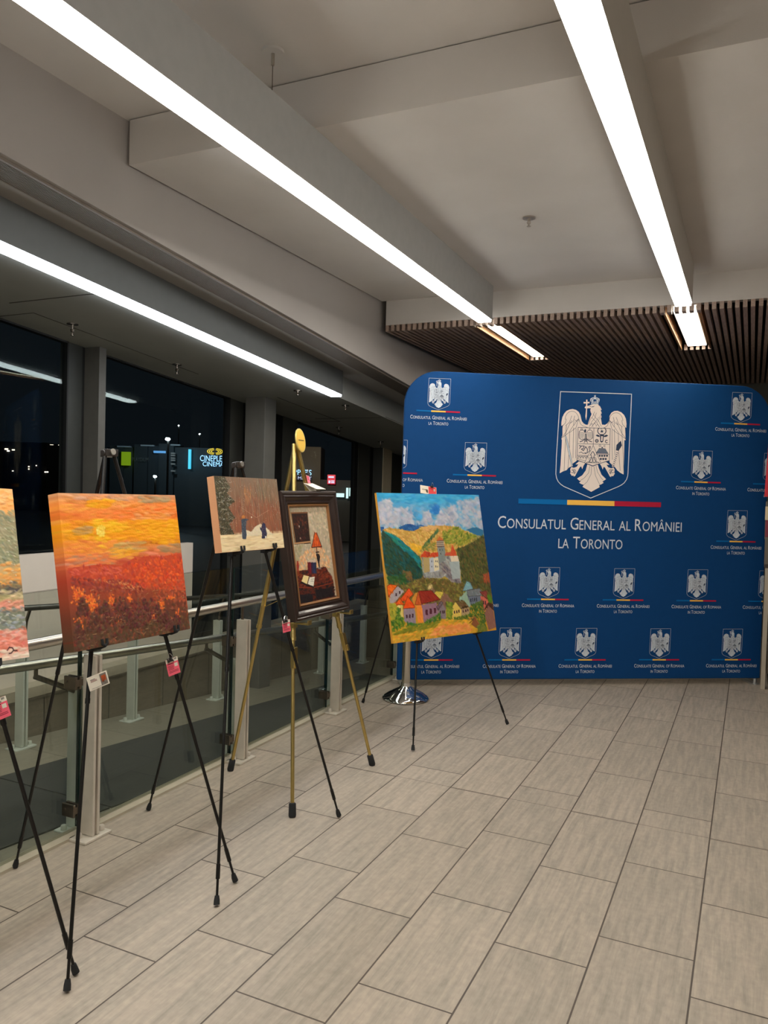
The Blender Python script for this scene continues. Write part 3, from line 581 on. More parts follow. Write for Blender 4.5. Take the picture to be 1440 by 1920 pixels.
# ================================================================ PAINTER (colours laid down stroke by stroke on a grid)
def homog(src, dst):
    A_ = []; b = []
    for (x, y), (u, v) in zip(src, dst):
        A_.append([x, y, 1, 0, 0, 0, -u * x, -u * y]); b.append(u); A_.append([0, 0, 0, x, y, 1, -v * x, -v * y]); b.append(v)
    s = np.linalg.solve(np.array(A_, float), np.array(b, float)); return np.append(s, 1).reshape(3, 3)
class Paint:
    def __init__(s, nx, ny, corners):
        s.nx, s.ny = nx, ny; s.H = homog(corners, [(0, 0), (nx - 1, 0), (nx - 1, ny - 1), (0, ny - 1)])
        s.im = np.zeros((ny, nx, 3)); s.h = np.zeros((ny, nx)); s.yy, s.xx = np.mgrid[0:ny, 0:nx]
        s.k = s.t([(corners[0][0] + 10, corners[0][1])])[0][0] / 10 * 1.0
    def t(s, p):
        p = np.array(p, float); q = np.c_[p, np.ones(len(p))] @ s.H.T; return q[:, :2] / q[:, 2:3]
    def mask(s, pts):
        P = s.t(pts); m = np.zeros((s.ny, s.nx), bool); x, y = s.xx, s.yy
        for (x0, y0), (x1, y1) in zip(P, np.roll(P, -1, 0)):
            c = ((y0 > y) != (y1 > y)) & (x < (x1 - x0) * (y - y0) / ((y1 - y0) if abs(y1 - y0) > 1e-9 else 1e-9) + x0); m ^= c
        return m
    def poly(s, pts, col, a=1., jit=0):
        m = s.mask(pts); c = np.array(col, float); s.im[m] = s.im[m] * (1 - a) + c * a
        if jit: s.im[m] += RNG.normal(0, jit, (m.sum(), 1))
        return m
    def grad(s, pts, stops):   # vertical gradient, stops in source y
        m = s.mask(pts); ys = s.t([(pts[0][0], y) for y, _ in stops])[:, 1]
        for k in range(3): s.im[..., k][m] = np.interp(s.yy[m], ys, [c[k] for _, c in stops])
        return m
    def dab(s, x, y, L, w, ang, col, a=.85, hh=1.):
        r = int(max(L, w) + 2); x0, x1 = max(0, int(x) - r), min(s.nx, int(x) + r + 1); y0, y1 = max(0, int(y) - r), min(s.ny, int(y) + r + 1)
        if x0 >= x1 or y0 >= y1: return
        X = s.xx[y0:y1, x0:x1] - x; Y = s.yy[y0:y1, x0:x1] - y; ca, sa = math.cos(ang), math.sin(ang)
        d = ((X * ca + Y * sa) / L) ** 2 + ((-X * sa + Y * ca) / w) ** 2
        al = (np.clip(1.25 - d, 0, 1) * a)[..., None]
        s.im[y0:y1, x0:x1] = s.im[y0:y1, x0:x1] * (1 - al) + np.array(col, float) * al
        s.h[y0:y1, x0:x1] += np.clip(1 - d, 0, 1) * hh
    def strokes(s, reg, n, L, w, ang=0., aj=.3, cols=None, jit=12, a=.8, hh=.5):
        m = s.mask(reg) if isinstance(reg, list) else reg; ys, xs = np.nonzero(m)
        if len(ys) == 0: return
        for i in RNG.integers(0, len(ys), n):
            x, y = xs[i], ys[i]; c = s.im[y, x] if cols is None else np.array(cols[RNG.integers(len(cols))], float)
            c = c + RNG.normal(0, jit) + RNG.normal(0, jit * .4, 3)
            s.dab(x, y, L * RNG.uniform(.5, 1.3), w * RNG.uniform(.6, 1.3), ang + RNG.normal(0, aj), np.clip(c, 0, 255), a * RNG.uniform(.6, 1), hh)
    def line(s, pts, wd, col, a=1.):
        P = s.t(pts)
        for p, q in zip(P[:-1], P[1:]):
            L = np.hypot(*(q - p)); n = max(2, int(L / max(.6, wd * .5)))
            for t_ in np.linspace(0, 1, n): s.dab(*(p + (q - p) * t_), wd, wd, 0, col, a, .2)
def srgb2lin(a):
    a = np.clip(a / 255., 0, 1); return np.where(a <= .04045, a / 12.92, ((a + .055) / 1.055) ** 2.4)
def paintmat():
    m = bpy.data.materials.new('oil_paint'); m.use_nodes = True; nt = m.node_tree; n = nt.nodes; l = nt.links; p = n['Principled BSDF']
    at_ = n.new('ShaderNodeAttribute'); at_.attribute_name = 'paint'; l.new(at_.outputs['Color'], p.inputs['Base Color'])
    p.inputs['Roughness'].default_value = .5; p.inputs['Specular IOR Level'].default_value = .3
    tc = n.new('ShaderNodeTexCoord'); nz = n.new('ShaderNodeTexNoise'); nz.inputs['Scale'].default_value = 180; nz.inputs['Detail'].default_value = 4; l.new(tc.outputs['Object'], nz.inputs['Vector'])
    b = n.new('ShaderNodeBump'); b.inputs['Strength'].default_value = .25; b.inputs['Distance'].default_value = .002; l.new(nz.outputs[0], b.inputs['Height']); l.new(b.outputs[0], p.inputs['Normal'])
    return m
OIL = paintmat()
def canvas(name, P, C, u, v, w, h, th, side=None, relief=.0006, parent=None, expo=1.0):
    C = Vector(C); u = Vector(u).normalized(); v = Vector(v); v = (v - u * v.dot(u)).normalized(); n = u.cross(v)
    nx, ny = P.nx, P.ny; V = np.zeros((ny * nx, 3)); gx = np.linspace(-w / 2, w / 2, nx); gy = np.linspace(h / 2, -h / 2, ny)
    hh = np.clip(P.h, 0, 3); hh = hh * relief
    base = np.array(C)[None, None] + gx[None, :, None] * np.array(u) + gy[:, None, None] * np.array(v) + hh[..., None] * np.array(n)
    V = base.reshape(-1, 3); idx = np.arange(nx * ny).reshape(ny, nx)
    F = np.stack([idx[:-1, :-1], idx[1:, :-1], idx[1:, 1:], idx[:-1, 1:]], -1).reshape(-1, 4)
    ring = list(idx[0, :]) + list(idx[1:, -1]) + list(idx[-1, -2::-1]) + list(idx[-2:0:-1, 0])
    k = len(ring); nb = len(V); Vf = V[ring]; Vb = Vf - np.array(n) * th
    V = np.vstack([V, Vf, Vb]); F = F.tolist(); cols = srgb2lin(P.im * expo).reshape(-1, 3)
    if side is None: sc = cols[ring]
    else:
        sd = srgb2lin(np.array(side, float)); sc = np.repeat(sd[None], k, 0) if sd.ndim == 1 else sd
    cols = np.vstack([cols, sc, sc])
    for i in range(k): F.append([nb + i, nb + (i + 1) % k, nb + k + (i + 1) % k, nb + k + i])
    F.append([nb + k + i for i in range(k)])
    me = bpy.data.meshes.new(name); Cn = np.array(C) if parent is None else np.array(parent_world(parent))
    me.from_pydata((V - np.array(C)).tolist(), [], F); me.materials.append(OIL)
    at_ = me.color_attributes.new('paint', 'FLOAT_COLOR', 'POINT'); at_.data.foreach_set('color', np.c_[cols, np.ones(len(cols))].astype(np.float32).ravel())
    sm = [True] * ((nx - 1) * (ny - 1)) + [False] * (k + 1); me.polygons.foreach_set('use_smooth', sm); me.update()
    o = bpy.data.objects.new(name, me); COL.objects.link(o)
    if parent is None: o.location = C
    else: o.parent = parent; o.location = C - parent_world(parent)
    return o

# ================================================================ EASELS
def lerp(a, b, t): return Vector(a) + (Vector(b) - Vector(a)) * t
def black_easel(label, apex, L, R_, B, nrm, zh, name='display_easel', reach=.062):
    t = thing(name, label, 'easel', ((L[0] + B[0]) / 2, (L[1] + R_[1]) / 2, 0)); ap = Vector(apex); n = Vector(nrm).normalized(); ys = (Vector(R_) - Vector(L)).normalized()
    q = MB(); q.obox(ap, n, ys, (0, 0, 1), .016, .026, .012); q.tube([ap + ys * .03, ap - ys * .03], .011, 12); q.tube([ap - n * .03 + Vector((0, 0, .004)), ap + n * .005], .012, 12)
    obj('head_joint', q, mat('grey_black_plastic', (52, 48, 46), .3), t, bevel=.002)
    q = MB(); q.disc(ap + n * .018 + Vector((0, 0, .002)), n, (0, 0, 1), .011, .011, .006, 20); obj('cap_screw', q, STEEL, t)
    for F_, hk, off in ((L, 1, -.018), (R_, 1, .018), (B, 0, 0)):
        F_ = Vector((F_[0], F_[1], 0)); top = ap + ys * off * (1 if hk else 0) - (n * .02 if not hk else Vector())
        lg = MB(); dr = (F_ - top).normalized(); tip = F_ - dr * .012
        lg.tube([top, lerp(top, F_, .50)], .0072, 12); lg.tube([lerp(top, F_, .50), lerp(top, F_, .93)], .0060, 12); lg.tube([lerp(top, F_, .93), tip], .0048, 10)
        lg.tube([lerp(top, F_, .495), lerp(top, F_, .505)], .0082, 12); lg.tube([lerp(top, F_, .915), lerp(top, F_, .945)], .0078, 12)
        l_ = obj('leg', lg, BLK, t, smooth=True)
        q = MB(); q.tube([F_ - dr * .035 + Vector((0, 0, .002)), F_ - dr * .022, F_ - dr * .003 + Vector((0, 0, .004))], [.0078, .0105, .011], 14); obj('rubber_tip', q, RUB, l_, smooth=True)
        if hk:
            k = (top.z - zh) / top.z; P = lerp(top, F_, k); q = MB(); ah = Vector((n.x, n.y, 0)).normalized()
            q.obox(P, ah, ys, (0, 0, 1), .012, .012, .017); e_ = P + ah * reach + Vector((0, 0, .006))
            q.tube([P + Vector((0, 0, -.004)), P + ah * reach * .6 + Vector((0, 0, -.003)), e_], [.009, .007, .006], 10)
            for s in (-1, 1): q.tube([e_, e_ + ys * s * .009 + Vector((0, 0, .006)), e_ + ys * s * .010 + Vector((0, 0, .022)) - ah * .003], [.0055, .005, .0045], 8)
            obj('support_hook', q, RUB, t, smooth=True)
    q = MB(); P = lerp(ap, B, .28)
    return t
L1, R1, B1_ = (-1.769, 1.662, 0), (-1.719, 2.423, 0), (-2.531, 2.111, 0)
black_easel('black tripod easel carrying the orange sunset painting', (-2.0306, 2.0563, 1.605), L1, R1, B1_, (.9823, -.0645, .176), .972)
black_easel('black tripod easel carrying the snowy forest painting', (-1.9431, 2.6912, 1.591), (-1.677, 2.251, 0), (-1.66, 3.136, 0), (-2.462, 2.773, 0), (.9853, -.0189, .17), 1.238, reach=.055)
black_easel('black tripod easel carrying the castle village painting', (-1.891, 4.6235, 1.50), (-1.721, 4.139, 0), (-1.387, 4.931, 0), (-2.436, 4.911, 0), (.899, -.379, .219), .607, reach=.05)
black_easel('black tripod easel at the left edge under the pale landscape painting', (-2.075, 1.39, 1.6), (-1.83, .95, 0), (-1.811, 1.737, 0), (-2.40, 1.30, 0), (.9853, -.02, .17), .965, reach=.045)

def brass_easel():
    ap = Vector((-2.1333, 3.442, 1.7466)); L = Vector((-1.847, 3.032, 0)); R_ = Vector((-1.825, 3.818, 0)); B = Vector((-2.443, 3.373, 0)); n = Vector((.9854, -.0276, .168)).normalized(); ys = (R_ - L).normalized()
    t = thing('brass_easel', 'brass tripod easel with an oval plaque carrying the dark framed painting', 'easel', (-2.1, 3.42, 0))
    q = MB(); q.disc(ap + n * .03 + Vector((0, 0, -.005)), n, (0, 0, 1), .043, .062, .008, 48); pl = obj('plaque', q, BRASSP, t, bevel=.002)
    q = MB(); c = ap + n * .0345 + Vector((0, 0, -.005)); q.disc(c, n, (0, 0, 1), .036, .055, .001, 40); q2 = MB()
    obj('plaque_inset', q, mat('gold_inset', (246, 200, 84), .4, .4), pl)
    q = MB(); q.obox(c + n * .001, ys, (0, 0, 1), n, .024, .0022, .0006); obj('engraved_line', q, mat('engraving', (120, 90, 40), .5), pl)
    for F_, off in ((L, -.012), (R_, .012), (B, 0)):
        top = ap + ys * off - Vector((0, 0, .02)); dr = (F_ - top).normalized(); q = MB()
        rr1, rr2 = (.0155, .0125)
        q.tube([top, lerp(top, F_, .55)], rr1 * .8, 16); q.tube([lerp(top, F_, .53), F_ - dr * .03], rr2 * .72, 16); q.tube([lerp(top, F_, .545), lerp(top, F_, .555)], rr1 * .95, 16)
        l_ = obj('leg', q, BRASS, t, smooth=True)
        q = MB(); q.tube([F_ - dr * .062, F_ - dr * .058, F_ - dr * .004 + Vector((0, 0, .004)), F_ + Vector((0, 0, .001))], [.013, .0165, .0175, .0155], 20); obj('rubber_tip', q, RUB, l_, smooth=True)
        if off:
            P = lerp(top, F_, .60); q = MB(); q.obox(P + n * .006, dr, ys, n, .048, .015, .011); q.obox(P + n * .014 + dr * .035, dr, ys, n, .016, .009, .010); obj('height_clamp', q, BRASS, l_, bevel=.002)
            k = (top.z - .852) / top.z; P = lerp(top, F_, k); ah = Vector((n.x, n.y, 0)).normalized(); q = MB()
            q.obox(P + ah * .04, ah, ys, (0, 0, 1), .055, .016, .004); q.obox(P + ah * .093 + Vector((0, 0, .008)), ah, ys, (0, 0, 1), .003, .016, .011); q.obox(P + ah * .0 + Vector((0, 0, -.012)), ah, ys, (0, 0, 1), .014, .018, .013)
            obj('picture_ledge', q, BRASS, t, bevel=.0015)
    P = lerp(ap, B, .50); Q_ = (lerp(ap, L, .42) + lerp(ap, R_, .42)) / 2
    q = MB(); q.obox((P + Q_) / 2, Q_ - P, ys, (Q_ - P).cross(ys), (Q_ - P).length / 2, .006, .0015); obj('strut', q, BRASS, t)
brass_easel()

# ================================================================ PAINTINGS
# --- orange sunset over autumn woods
p = Paint(300, 285, [(388, 160), (1188, 175), (1283, 1082), (485, 1240)])
ALL = [(380, 150), (1200, 165), (1300, 1100), (480, 1260)]
p.grad(ALL, [(160, (214, 150, 110)), (230, (248, 146, 66)), (330, (250, 130, 50)), (400, (253, 160, 24)), (470, (250, 158, 24)), (560, (236, 140, 70)), (650, (216, 104, 66)), (760, (180, 66, 44)), (900, (158, 70, 46)), (1040, (120, 62, 44)), (1240, (88, 66, 46))])
SKY = [(385, 155), (1195, 170), (1245, 600), (1000, 600), (800, 640), (450, 680)]
p.strokes(SKY, 900, 15, 3.2, 0.02, .12, None, 14, .7)
for reg, cols, n_ in (([(400, 170), (900, 170), (870, 215), (500, 205)], [(226, 164, 120), (206, 150, 120), (240, 160, 96)], 60), ([(930, 185), (1140, 180), (1130, 215), (950, 225)], [(178, 150, 110), (196, 150, 104)], 40),
        ([(590, 210), (770, 205), (740, 260), (600, 260)], [(255, 168, 10), (255, 180, 20), (250, 156, 10)], 40), ([(420, 240), (520, 235), (500, 280), (430, 280)], [(255, 166, 60), (250, 150, 70)], 20),
        ([(640, 280), (1180, 230), (1190, 280), (900, 330), (640, 330)], [(250, 128, 52), (255, 120, 36), (246, 140, 60)], 90), ([(930, 280), (1190, 300), (1100, 350), (900, 350)], [(250, 150, 60), (240, 156, 90)], 50),
        ([(430, 350), (1200, 340), (1215, 470), (900, 480), (480, 470)], [(255, 168, 10), (252, 176, 16), (250, 150, 30), (255, 160, 0)], 260), ([(1000, 340), (1205, 340), (1225, 515), (1030, 500)], [(255, 176, 8), (255, 165, 10)], 90),
        ([(500, 390), (610, 385), (620, 430), (520, 440)], [(206, 150, 70), (190, 146, 90)], 26), ([(640, 330), (860, 380), (800, 420), (640, 400)], [(255, 180, 10), (255, 190, 30)], 40),
        ([(440, 480), (900, 480), (900, 560), (450, 590)], [(248, 146, 60), (244, 132, 66), (250, 156, 50)], 110), ([(780, 495), (1000, 490), (960, 560), (720, 560)], [(196, 160, 90), (214, 150, 84)], 50),
        ([(700, 540), (980, 535), (900, 610), (720, 590)], [(255, 172, 50), (255, 180, 60)], 36), ([(1080, 510), (1225, 505), (1230, 560), (1080, 560)], [(180, 140, 96), (196, 140, 90)], 40),
        ([(440, 590), (760, 560), (800, 640), (450, 660)], [(240, 130, 74), (248, 140, 66), (196, 140, 110)], 80)):
    p.strokes(reg, n_, 13, 3, 0.02, .1, cols, 7, .8, .5)
for r in (16, 12): p.strokes(p.mask([(680 + 30 * math.cos(a / 3), 418 + 38 * math.sin(a / 3)) for a in range(19)]), 70 if r == 12 else 40, 3, 2.6, 1.2, 1.2, [(255, 216, 84), (255, 226, 120), (252, 200, 60)], 6, .8, .9)
p.strokes([(640, 456), (720, 456), (700, 530), (640, 520)], 20, 8, 2, .05, .1, [(255, 196, 40)], 5, .6)
TR = [(450, 668), (560, 655), (700, 640), (820, 650), (900, 600), (1000, 585), (1100, 590), (1170, 572), (1235, 575), (1260, 820), (860, 800), (470, 740)]
p.poly(TR, (206, 78, 46)); p.strokes(TR, 420, 4.6, 3, 1.0, 1.2, [(214, 84, 44), (226, 92, 42), (196, 66, 50), (240, 100, 44), (180, 62, 54), (200, 70, 40)], 9, .8, .8)
p.strokes([(880, 640), (1240, 600), (1255, 800), (900, 820)], 240, 4.4, 2.8, .8, 1.2, [(244, 92, 34), (250, 104, 40), (226, 74, 36), (214, 66, 40)], 9, .8, .9)
p.strokes([(470, 670), (820, 660), (820, 720), (480, 720)], 90, 6, 2.4, .3, .4, [(226, 100, 72), (214, 92, 76), (196, 70, 54)], 6, .8, .8)
p.strokes([(465, 730), (900, 750), (1000, 850), (480, 830)], 200, 4.6, 3, .6, 1.2, [(156, 62, 50), (140, 58, 52), (170, 76, 54), (126, 56, 50)], 9, .85, .9)
p.strokes([(580, 730), (900, 760), (1000, 830), (900, 830), (700, 770)], 50, 4, 1.4, .4, .4, [(228, 150, 84), (214, 140, 90)], 6, .8, 1.2)
BOT = [(480, 820), (1262, 790), (1290, 1090), (490, 1250)]
p.strokes(BOT, 520, 4.6, 3.2, 1.0, 1.2, [(150, 72, 48), (170, 80, 50), (136, 64, 46), (186, 88, 52)], 9, .85, .9)
p.strokes([(1000, 740), (1262, 740), (1270, 900), (1040, 900)], 140, 5, 2.4, .9, .8, [(196, 84, 50), (176, 80, 56), (210, 96, 56)], 8, .8, 1.)
p.strokes([(485, 900), (1262, 860), (1285, 1085), (490, 1240)], 260, 5, 3, 1.2, 1., [(112, 76, 52), (98, 70, 48), (120, 84, 54), (104, 58, 50)], 8, .85, .9)
for cx, cy, sx, sy in ((505, 850, 22, 40), (545, 850, 18, 26), (600, 890, 34, 38), (625, 930, 22, 26), (520, 1030, 20, 22), (535, 1070, 14, 22), (745, 890, 14, 34), (870, 870, 10, 20), (1095, 915, 18, 26), (1040, 1000, 18, 34), (1205, 990, 14, 34), (1150, 870, 24, 12), (790, 1010, 10, 20)):
    for k in range(int(sx * sy / 22) + 8):
        X_, Y_ = p.t([(cx + RNG.normal(0, sx * .6), cy + RNG.normal(0, sy * .6))])[0]
        p.dab(X_, Y_, RNG.uniform(1.5, 4.2), RNG.uniform(1.2, 2.4), RNG.normal(1.2, .8), [(246, 120, 44), (255, 144, 54), (236, 104, 44), (226, 88, 44)][k % 4], .85, .9)
p.strokes([(640, 930), (1040, 880), (1060, 1060), (640, 1080)], 160, 4.4, 3, 1.2, 1., [(112, 44, 46), (100, 46, 48), (124, 56, 50), (92, 60, 46)], 8, .85, .9)
p.strokes([(490, 1080), (1285, 1000), (1285, 1085), (490, 1240)], 420, 5, 3.2, 1.4, .8, [(94, 72, 50), (84, 66, 46), (104, 74, 50), (98, 54, 46)], 7, .85, .9)
for cx, cy, w_, h_ in ((550, 920, 50, 130), (700, 950, 56, 160), (820, 920, 60, 180), (960, 930, 60, 160), (1060, 960, 36, 120), (1120, 1000, 50, 120), (880, 1000, 60, 120), (620, 1020, 50, 130), (520, 1080, 40, 120), (1190, 1020, 40, 90)):
    tr = [(cx - w_, cy + h_ * .6), (cx - w_ * .6, cy - h_ * .1), (cx, cy - h_ * .5), (cx + w_ * .6, cy - h_ * .1), (cx + w_, cy + h_ * .6)]
    p.strokes(tr, 90, 3.6, 2.8, 1.2, .9, [(92, 56, 44), (82, 54, 42), (104, 66, 46), (100, 42, 46)], 8, .9, 1.)
p.strokes(BOT, 90, 4.5, .8, -.2, .3, [(180, 140, 96), (164, 120, 84)], 12, .75, 2.2)
sunset = canvas('sunset_painting', p, (-1.9054, 2.0295, 1.220), (.040, .999, -.005), (-.176, .012, .984), .5233, .4972, .045, relief=.00032)
tag(sunset, 'orange sunset sky over a red autumn forest, square painting on canvas', 'painting')
# --- snowy forest with two figures
p = Paint(250, 185, [(85, 473), (582, 495), (637, 1032), (155, 1068)])
p.grad([(60, 440), (620, 470), (680, 1100), (140, 1100)], [(470, (136, 112, 92)), (620, (140, 104, 80)), (760, (150, 92, 66)), (920, (146, 88, 62)), (935, (228, 196, 150)), (1060, (250, 226, 178))])
BG = [(85, 473), (582, 495), (625, 925), (140, 940)]
p.strokes(BG, 700, 14, 1.3, 1.5, .1, [(150, 120, 96), (134, 104, 82), (166, 112, 80), (120, 98, 80), (160, 96, 66)], 9, .6, .3)
p.strokes([(250, 640), (620, 640), (620, 920), (250, 930)], 500, 12, 1.4, 1.5, .2, [(160, 90, 60), (146, 80, 56), (176, 110, 80), (134, 84, 62), (122, 92, 74)], 9, .6, .3)
p.strokes([(320, 560), (380, 560), (370, 690), (330, 690)], 40, 10, 1.6, 1.5, .2, [(196, 134, 80), (184, 120, 76)], 7, .6)
p.strokes([(420, 490), (585, 500), (600, 700), (430, 660)], 160, 16, 1.2, 1.5, .08, [(120, 108, 84), (146, 124, 98), (110, 96, 76), (160, 140, 112)], 8, .6)
FIR = [(88, 475), (170, 478), (215, 560), (190, 610), (250, 670), (200, 720), (255, 800), (210, 850), (250, 930), (145, 938)]
p.poly(FIR, (72, 66, 46)); p.strokes(FIR, 420, 5, 1.6, .5, .6, [(66, 62, 40), (84, 78, 54), (96, 88, 62), (56, 52, 38), (110, 92, 66)], 8, .85, .6)
p.strokes(FIR, 110, 4, 1., -.3, .4, [(170, 162, 146), (210, 204, 190)], 10, .7, .8)
for bx, by, ln in ((150, 505, 60), (175, 530, 50), (160, 570, 56), (190, 600, 34), (165, 650, 60), (205, 665, 50), (185, 700, 40), (170, 770, 60), (200, 800, 60), (215, 840, 50), (160, 740, 30), (190, 890, 50)):
    for k in range(9):
        f_ = k / 8; X_, Y_ = p.t([(bx + ln * f_, by - 6 * math.sin(f_ * 3.1) + RNG.normal(0, 5))])[0]; p.dab(X_, Y_, RNG.uniform(.7, 1.6), RNG.uniform(.5, .9), RNG.normal(0, .6), (214, 208, 194), .75)
for k in range(46):      # slender trunks, light and dark
    x_ = RNG.uniform(230, 600); y_ = RNG.uniform(500, 700); c_ = [(176, 160, 134), (96, 74, 60), (120, 84, 64), (190, 150, 116)][k % 4]; p.line([(x_, y_), (x_ + RNG.normal(0, 8) + 10, y_ + RNG.uniform(80, 240))], .55, c_, .45)
SN = [(140, 936), (628, 918), (640, 1040), (155, 1072)]
p.poly(SN, (240, 214, 168)); p.strokes(SN, 200, 16, 2.4, -.03, .08, [(246, 222, 176), (232, 200, 150), (250, 230, 190), (214, 186, 140)], 6, .7, .4)
DR = [(290, 945), (330, 890), (380, 912), (410, 870), (450, 848), (500, 880), (545, 930)]
p.poly(DR, (232, 214, 180)); p.strokes(DR, 70, 6, 2, .3, .5, [(240, 224, 196), (222, 204, 172)], 6, .7)
p.poly([(302, 816), (322, 808), (344, 808), (362, 816), (342, 826), (338, 880), (344, 930), (340, 966), (312, 966), (306, 900), (304, 850)], (66, 76, 90)); p.poly([(304, 790), (318, 780), (332, 788), (330, 804), (308, 806)], (204, 126, 58))
p.strokes([(304, 815), (342, 815), (342, 960), (310, 960)], 40, 4, 1.1, 1.4, .4, [(52, 62, 84), (92, 98, 108), (40, 48, 62), (110, 112, 118)], 8, .8)
p.poly([(446, 868), (456, 880), (466, 850), (474, 838), (490, 848), (492, 880), (502, 920), (500, 958), (462, 962), (464, 910), (448, 892)], (48, 48, 76)); p.strokes([(452, 866), (490, 856), (500, 958), (462, 958)], 34, 4, 1.1, 1.2, .5, [(44, 54, 98), (110, 56, 60), (34, 34, 58), (84, 84, 110)], 8, .8); p.poly([(486, 944), (498, 944), (498, 958), (488, 958)], (236, 228, 214))
p.dab(*p.t([(382, 797)])[0], 2.2, 2.6, 0, (250, 240, 216), 1); p.line([(300, 720), (420, 800), (520, 740)], .7, (206, 160, 130), .5); p.line([(420, 640), (430, 800), (470, 900)], .7, (196, 150, 120), .5)
ys, xs = np.nonzero(p.mask(BG))
for i in RNG.integers(0, len(ys), 150): p.dab(xs[i], ys[i], RNG.uniform(.5, 1.1), RNG.uniform(.5, 1.1), 0, (228, 220, 206), .8)
snow = canvas('winter_painting', p, (-1.8613, 2.6718, 1.3917), (.049, .999, -.005), (-.169, .013, .985), .4138, .2996, .035, side=(222, 164, 122), relief=.0003)
tag(snow, 'small snowy forest painting with two bundled figures throwing snowballs', 'painting')
# --- castle above a village
p = Paint(330, 345, [(125, 222), (1105, 243), (1262, 1525), (295, 1650)])
ALL = [(110, 200), (1120, 220), (1290, 1560), (290, 1690)]
p.grad(ALL, [(222, (44, 150, 206)), (330, (92, 160, 204)), (440, (130, 160, 190)), (560, (150, 176, 200)), (700, (150, 140, 70)), (1650, (210, 150, 40))])
SK = [(120, 215), (1110, 235), (1150, 600), (560, 560), (165, 580)]
p.strokes(SK, 500, 14, 5, .1, .4, [(60, 156, 208), (44, 146, 204), (90, 166, 206), (120, 174, 206), (76, 158, 200)], 9, .6, .3)
p.strokes([(120, 215), (1110, 235), (1115, 300), (500, 330), (125, 250)], 140, 16, 4, .05, .2, [(40, 150, 206), (60, 170, 216), (90, 180, 214)], 8, .6, .3)
for reg, n_ in (([(150, 320), (260, 290), (280, 400), (190, 440), (150, 390)], 120), ([(155, 410), (300, 400), (330, 500), (170, 540)], 110), ([(300, 380), (460, 370), (480, 520), (300, 550)], 140), ([(570, 420), (640, 400), (660, 470), (590, 500)], 60), ([(720, 400), (880, 350), (920, 470), (700, 530)], 160), ([(900, 300), (1110, 270), (1130, 480), (930, 500)], 160), ([(160, 500), (1140, 480), (1145, 560), (560, 550), (170, 560)], 200)):
    p.strokes(reg, n_, 9, 4.5, .2, .8, [(170, 178, 192), (196, 196, 204), (150, 160, 184), (206, 190, 190), (182, 178, 190)], 8, .6, .4)
p.strokes([(640, 340), (720, 340), (720, 420), (640, 420)], 40, 8, 4, .2, .5, [(36, 116, 186), (50, 130, 196)], 8, .7)
MT = [(340, 556), (400, 530), (430, 522), (470, 526), (505, 545), (545, 528), (580, 540), (600, 590), (360, 590)]
p.poly(MT, (40, 92, 150)); p.strokes(MT, 60, 7, 2.2, .5, .5, [(34, 88, 150), (56, 110, 164), (30, 70, 130)], 8, .8)
p.poly([(980, 580), (1040, 560), (1080, 555), (1145, 582), (1150, 640), (1080, 630)], (50, 112, 150)); p.poly([(165, 550), (200, 552), (200, 590), (170, 590)], (40, 90, 150))
HL = [(180, 580), (240, 560), (340, 572), (470, 596), (560, 556), (640, 538), (760, 540), (880, 548), (980, 590), (1080, 640), (960, 740), (900, 800), (560, 860), (460, 760), (300, 640)]
p.poly(HL, (196, 152, 70)); p.strokes(HL, 700, 6, 2.4, .7, .5, [(214, 166, 84), (226, 180, 100), (196, 150, 66), (180, 140, 60), (230, 190, 110), (206, 140, 70)], 9, .85, .7)
p.strokes([(760, 600), (880, 552), (1075, 640), (960, 730), (760, 700)], 300, 6, 2.4, -.5, .4, [(120, 134, 44), (146, 150, 50), (96, 118, 42), (170, 166, 66)], 9, .85, .7)
p.strokes([(560, 560), (700, 545), (740, 560), (600, 600)], 60, 8, 2, .1, .3, [(214, 160, 96), (226, 176, 110)], 7, .8)
p.strokes([(700, 580), (725, 590), (600, 745), (570, 740)], 60, 6, 2, -.9, .2, [(70, 100, 60), (84, 116, 60), (54, 90, 60)], 7, .9)
p.strokes([(440, 700), (560, 740), (540, 800), (470, 770)], 60, 6, 2.4, .5, .4, [(240, 182, 40), (226, 170, 60)], 8, .8)
p.strokes([(600, 700), (690, 700), (690, 770), (540, 790)], 60, 5, 2, .5, .4, [(150, 140, 60), (110, 126, 60)], 8, .8)
LH = [(180, 590), (230, 610), (330, 650), (430, 740), (500, 800), (548, 860), (575, 1030), (430, 1090), (240, 1010), (200, 900)]
p.poly(LH, (36, 72, 60)); p.strokes(LH, 600, 7, 2.4, .9, .4, [(24, 78, 76), (36, 70, 50), (30, 90, 92), (50, 74, 44), (60, 66, 40), (22, 60, 56)], 8, .85, .7)
p.strokes([(200, 590), (330, 650), (540, 850), (555, 950), (480, 850), (330, 720)], 220, 8, 2.2, .75, .2, [(20, 120, 130), (30, 140, 140), (26, 104, 116), (40, 126, 100)], 8, .85, .7)
p.strokes([(380, 970), (460, 980), (470, 1060), (390, 1050)], 80, 5, 2.4, .5, .6, [(126, 96, 50), (110, 86, 50)], 8, .8)
RH = [(890, 760), (960, 740), (1040, 700), (1150, 630), (1180, 800), (1215, 1100), (1220, 1180), (1000, 1140), (940, 1090), (930, 960), (900, 840)]
p.poly(RH, (82, 84, 42)); p.strokes(RH, 700, 6, 2.4, 1.2, .5, [(74, 84, 40), (96, 96, 46), (110, 96, 50), (58, 70, 40), (120, 90, 50), (70, 60, 36)], 8, .85, .7)
p.strokes([(1140, 1000), (1210, 980), (1215, 1080), (1150, 1080)], 60, 5, 2.2, 1.2, .4, [(186, 84, 50), (160, 80, 50)], 8, .8)
MID = [(240, 1010), (430, 1090), (575, 1030), (900, 1060), (1000, 1100), (1220, 1180), (1230, 1300), (260, 1270), (250, 1110)]
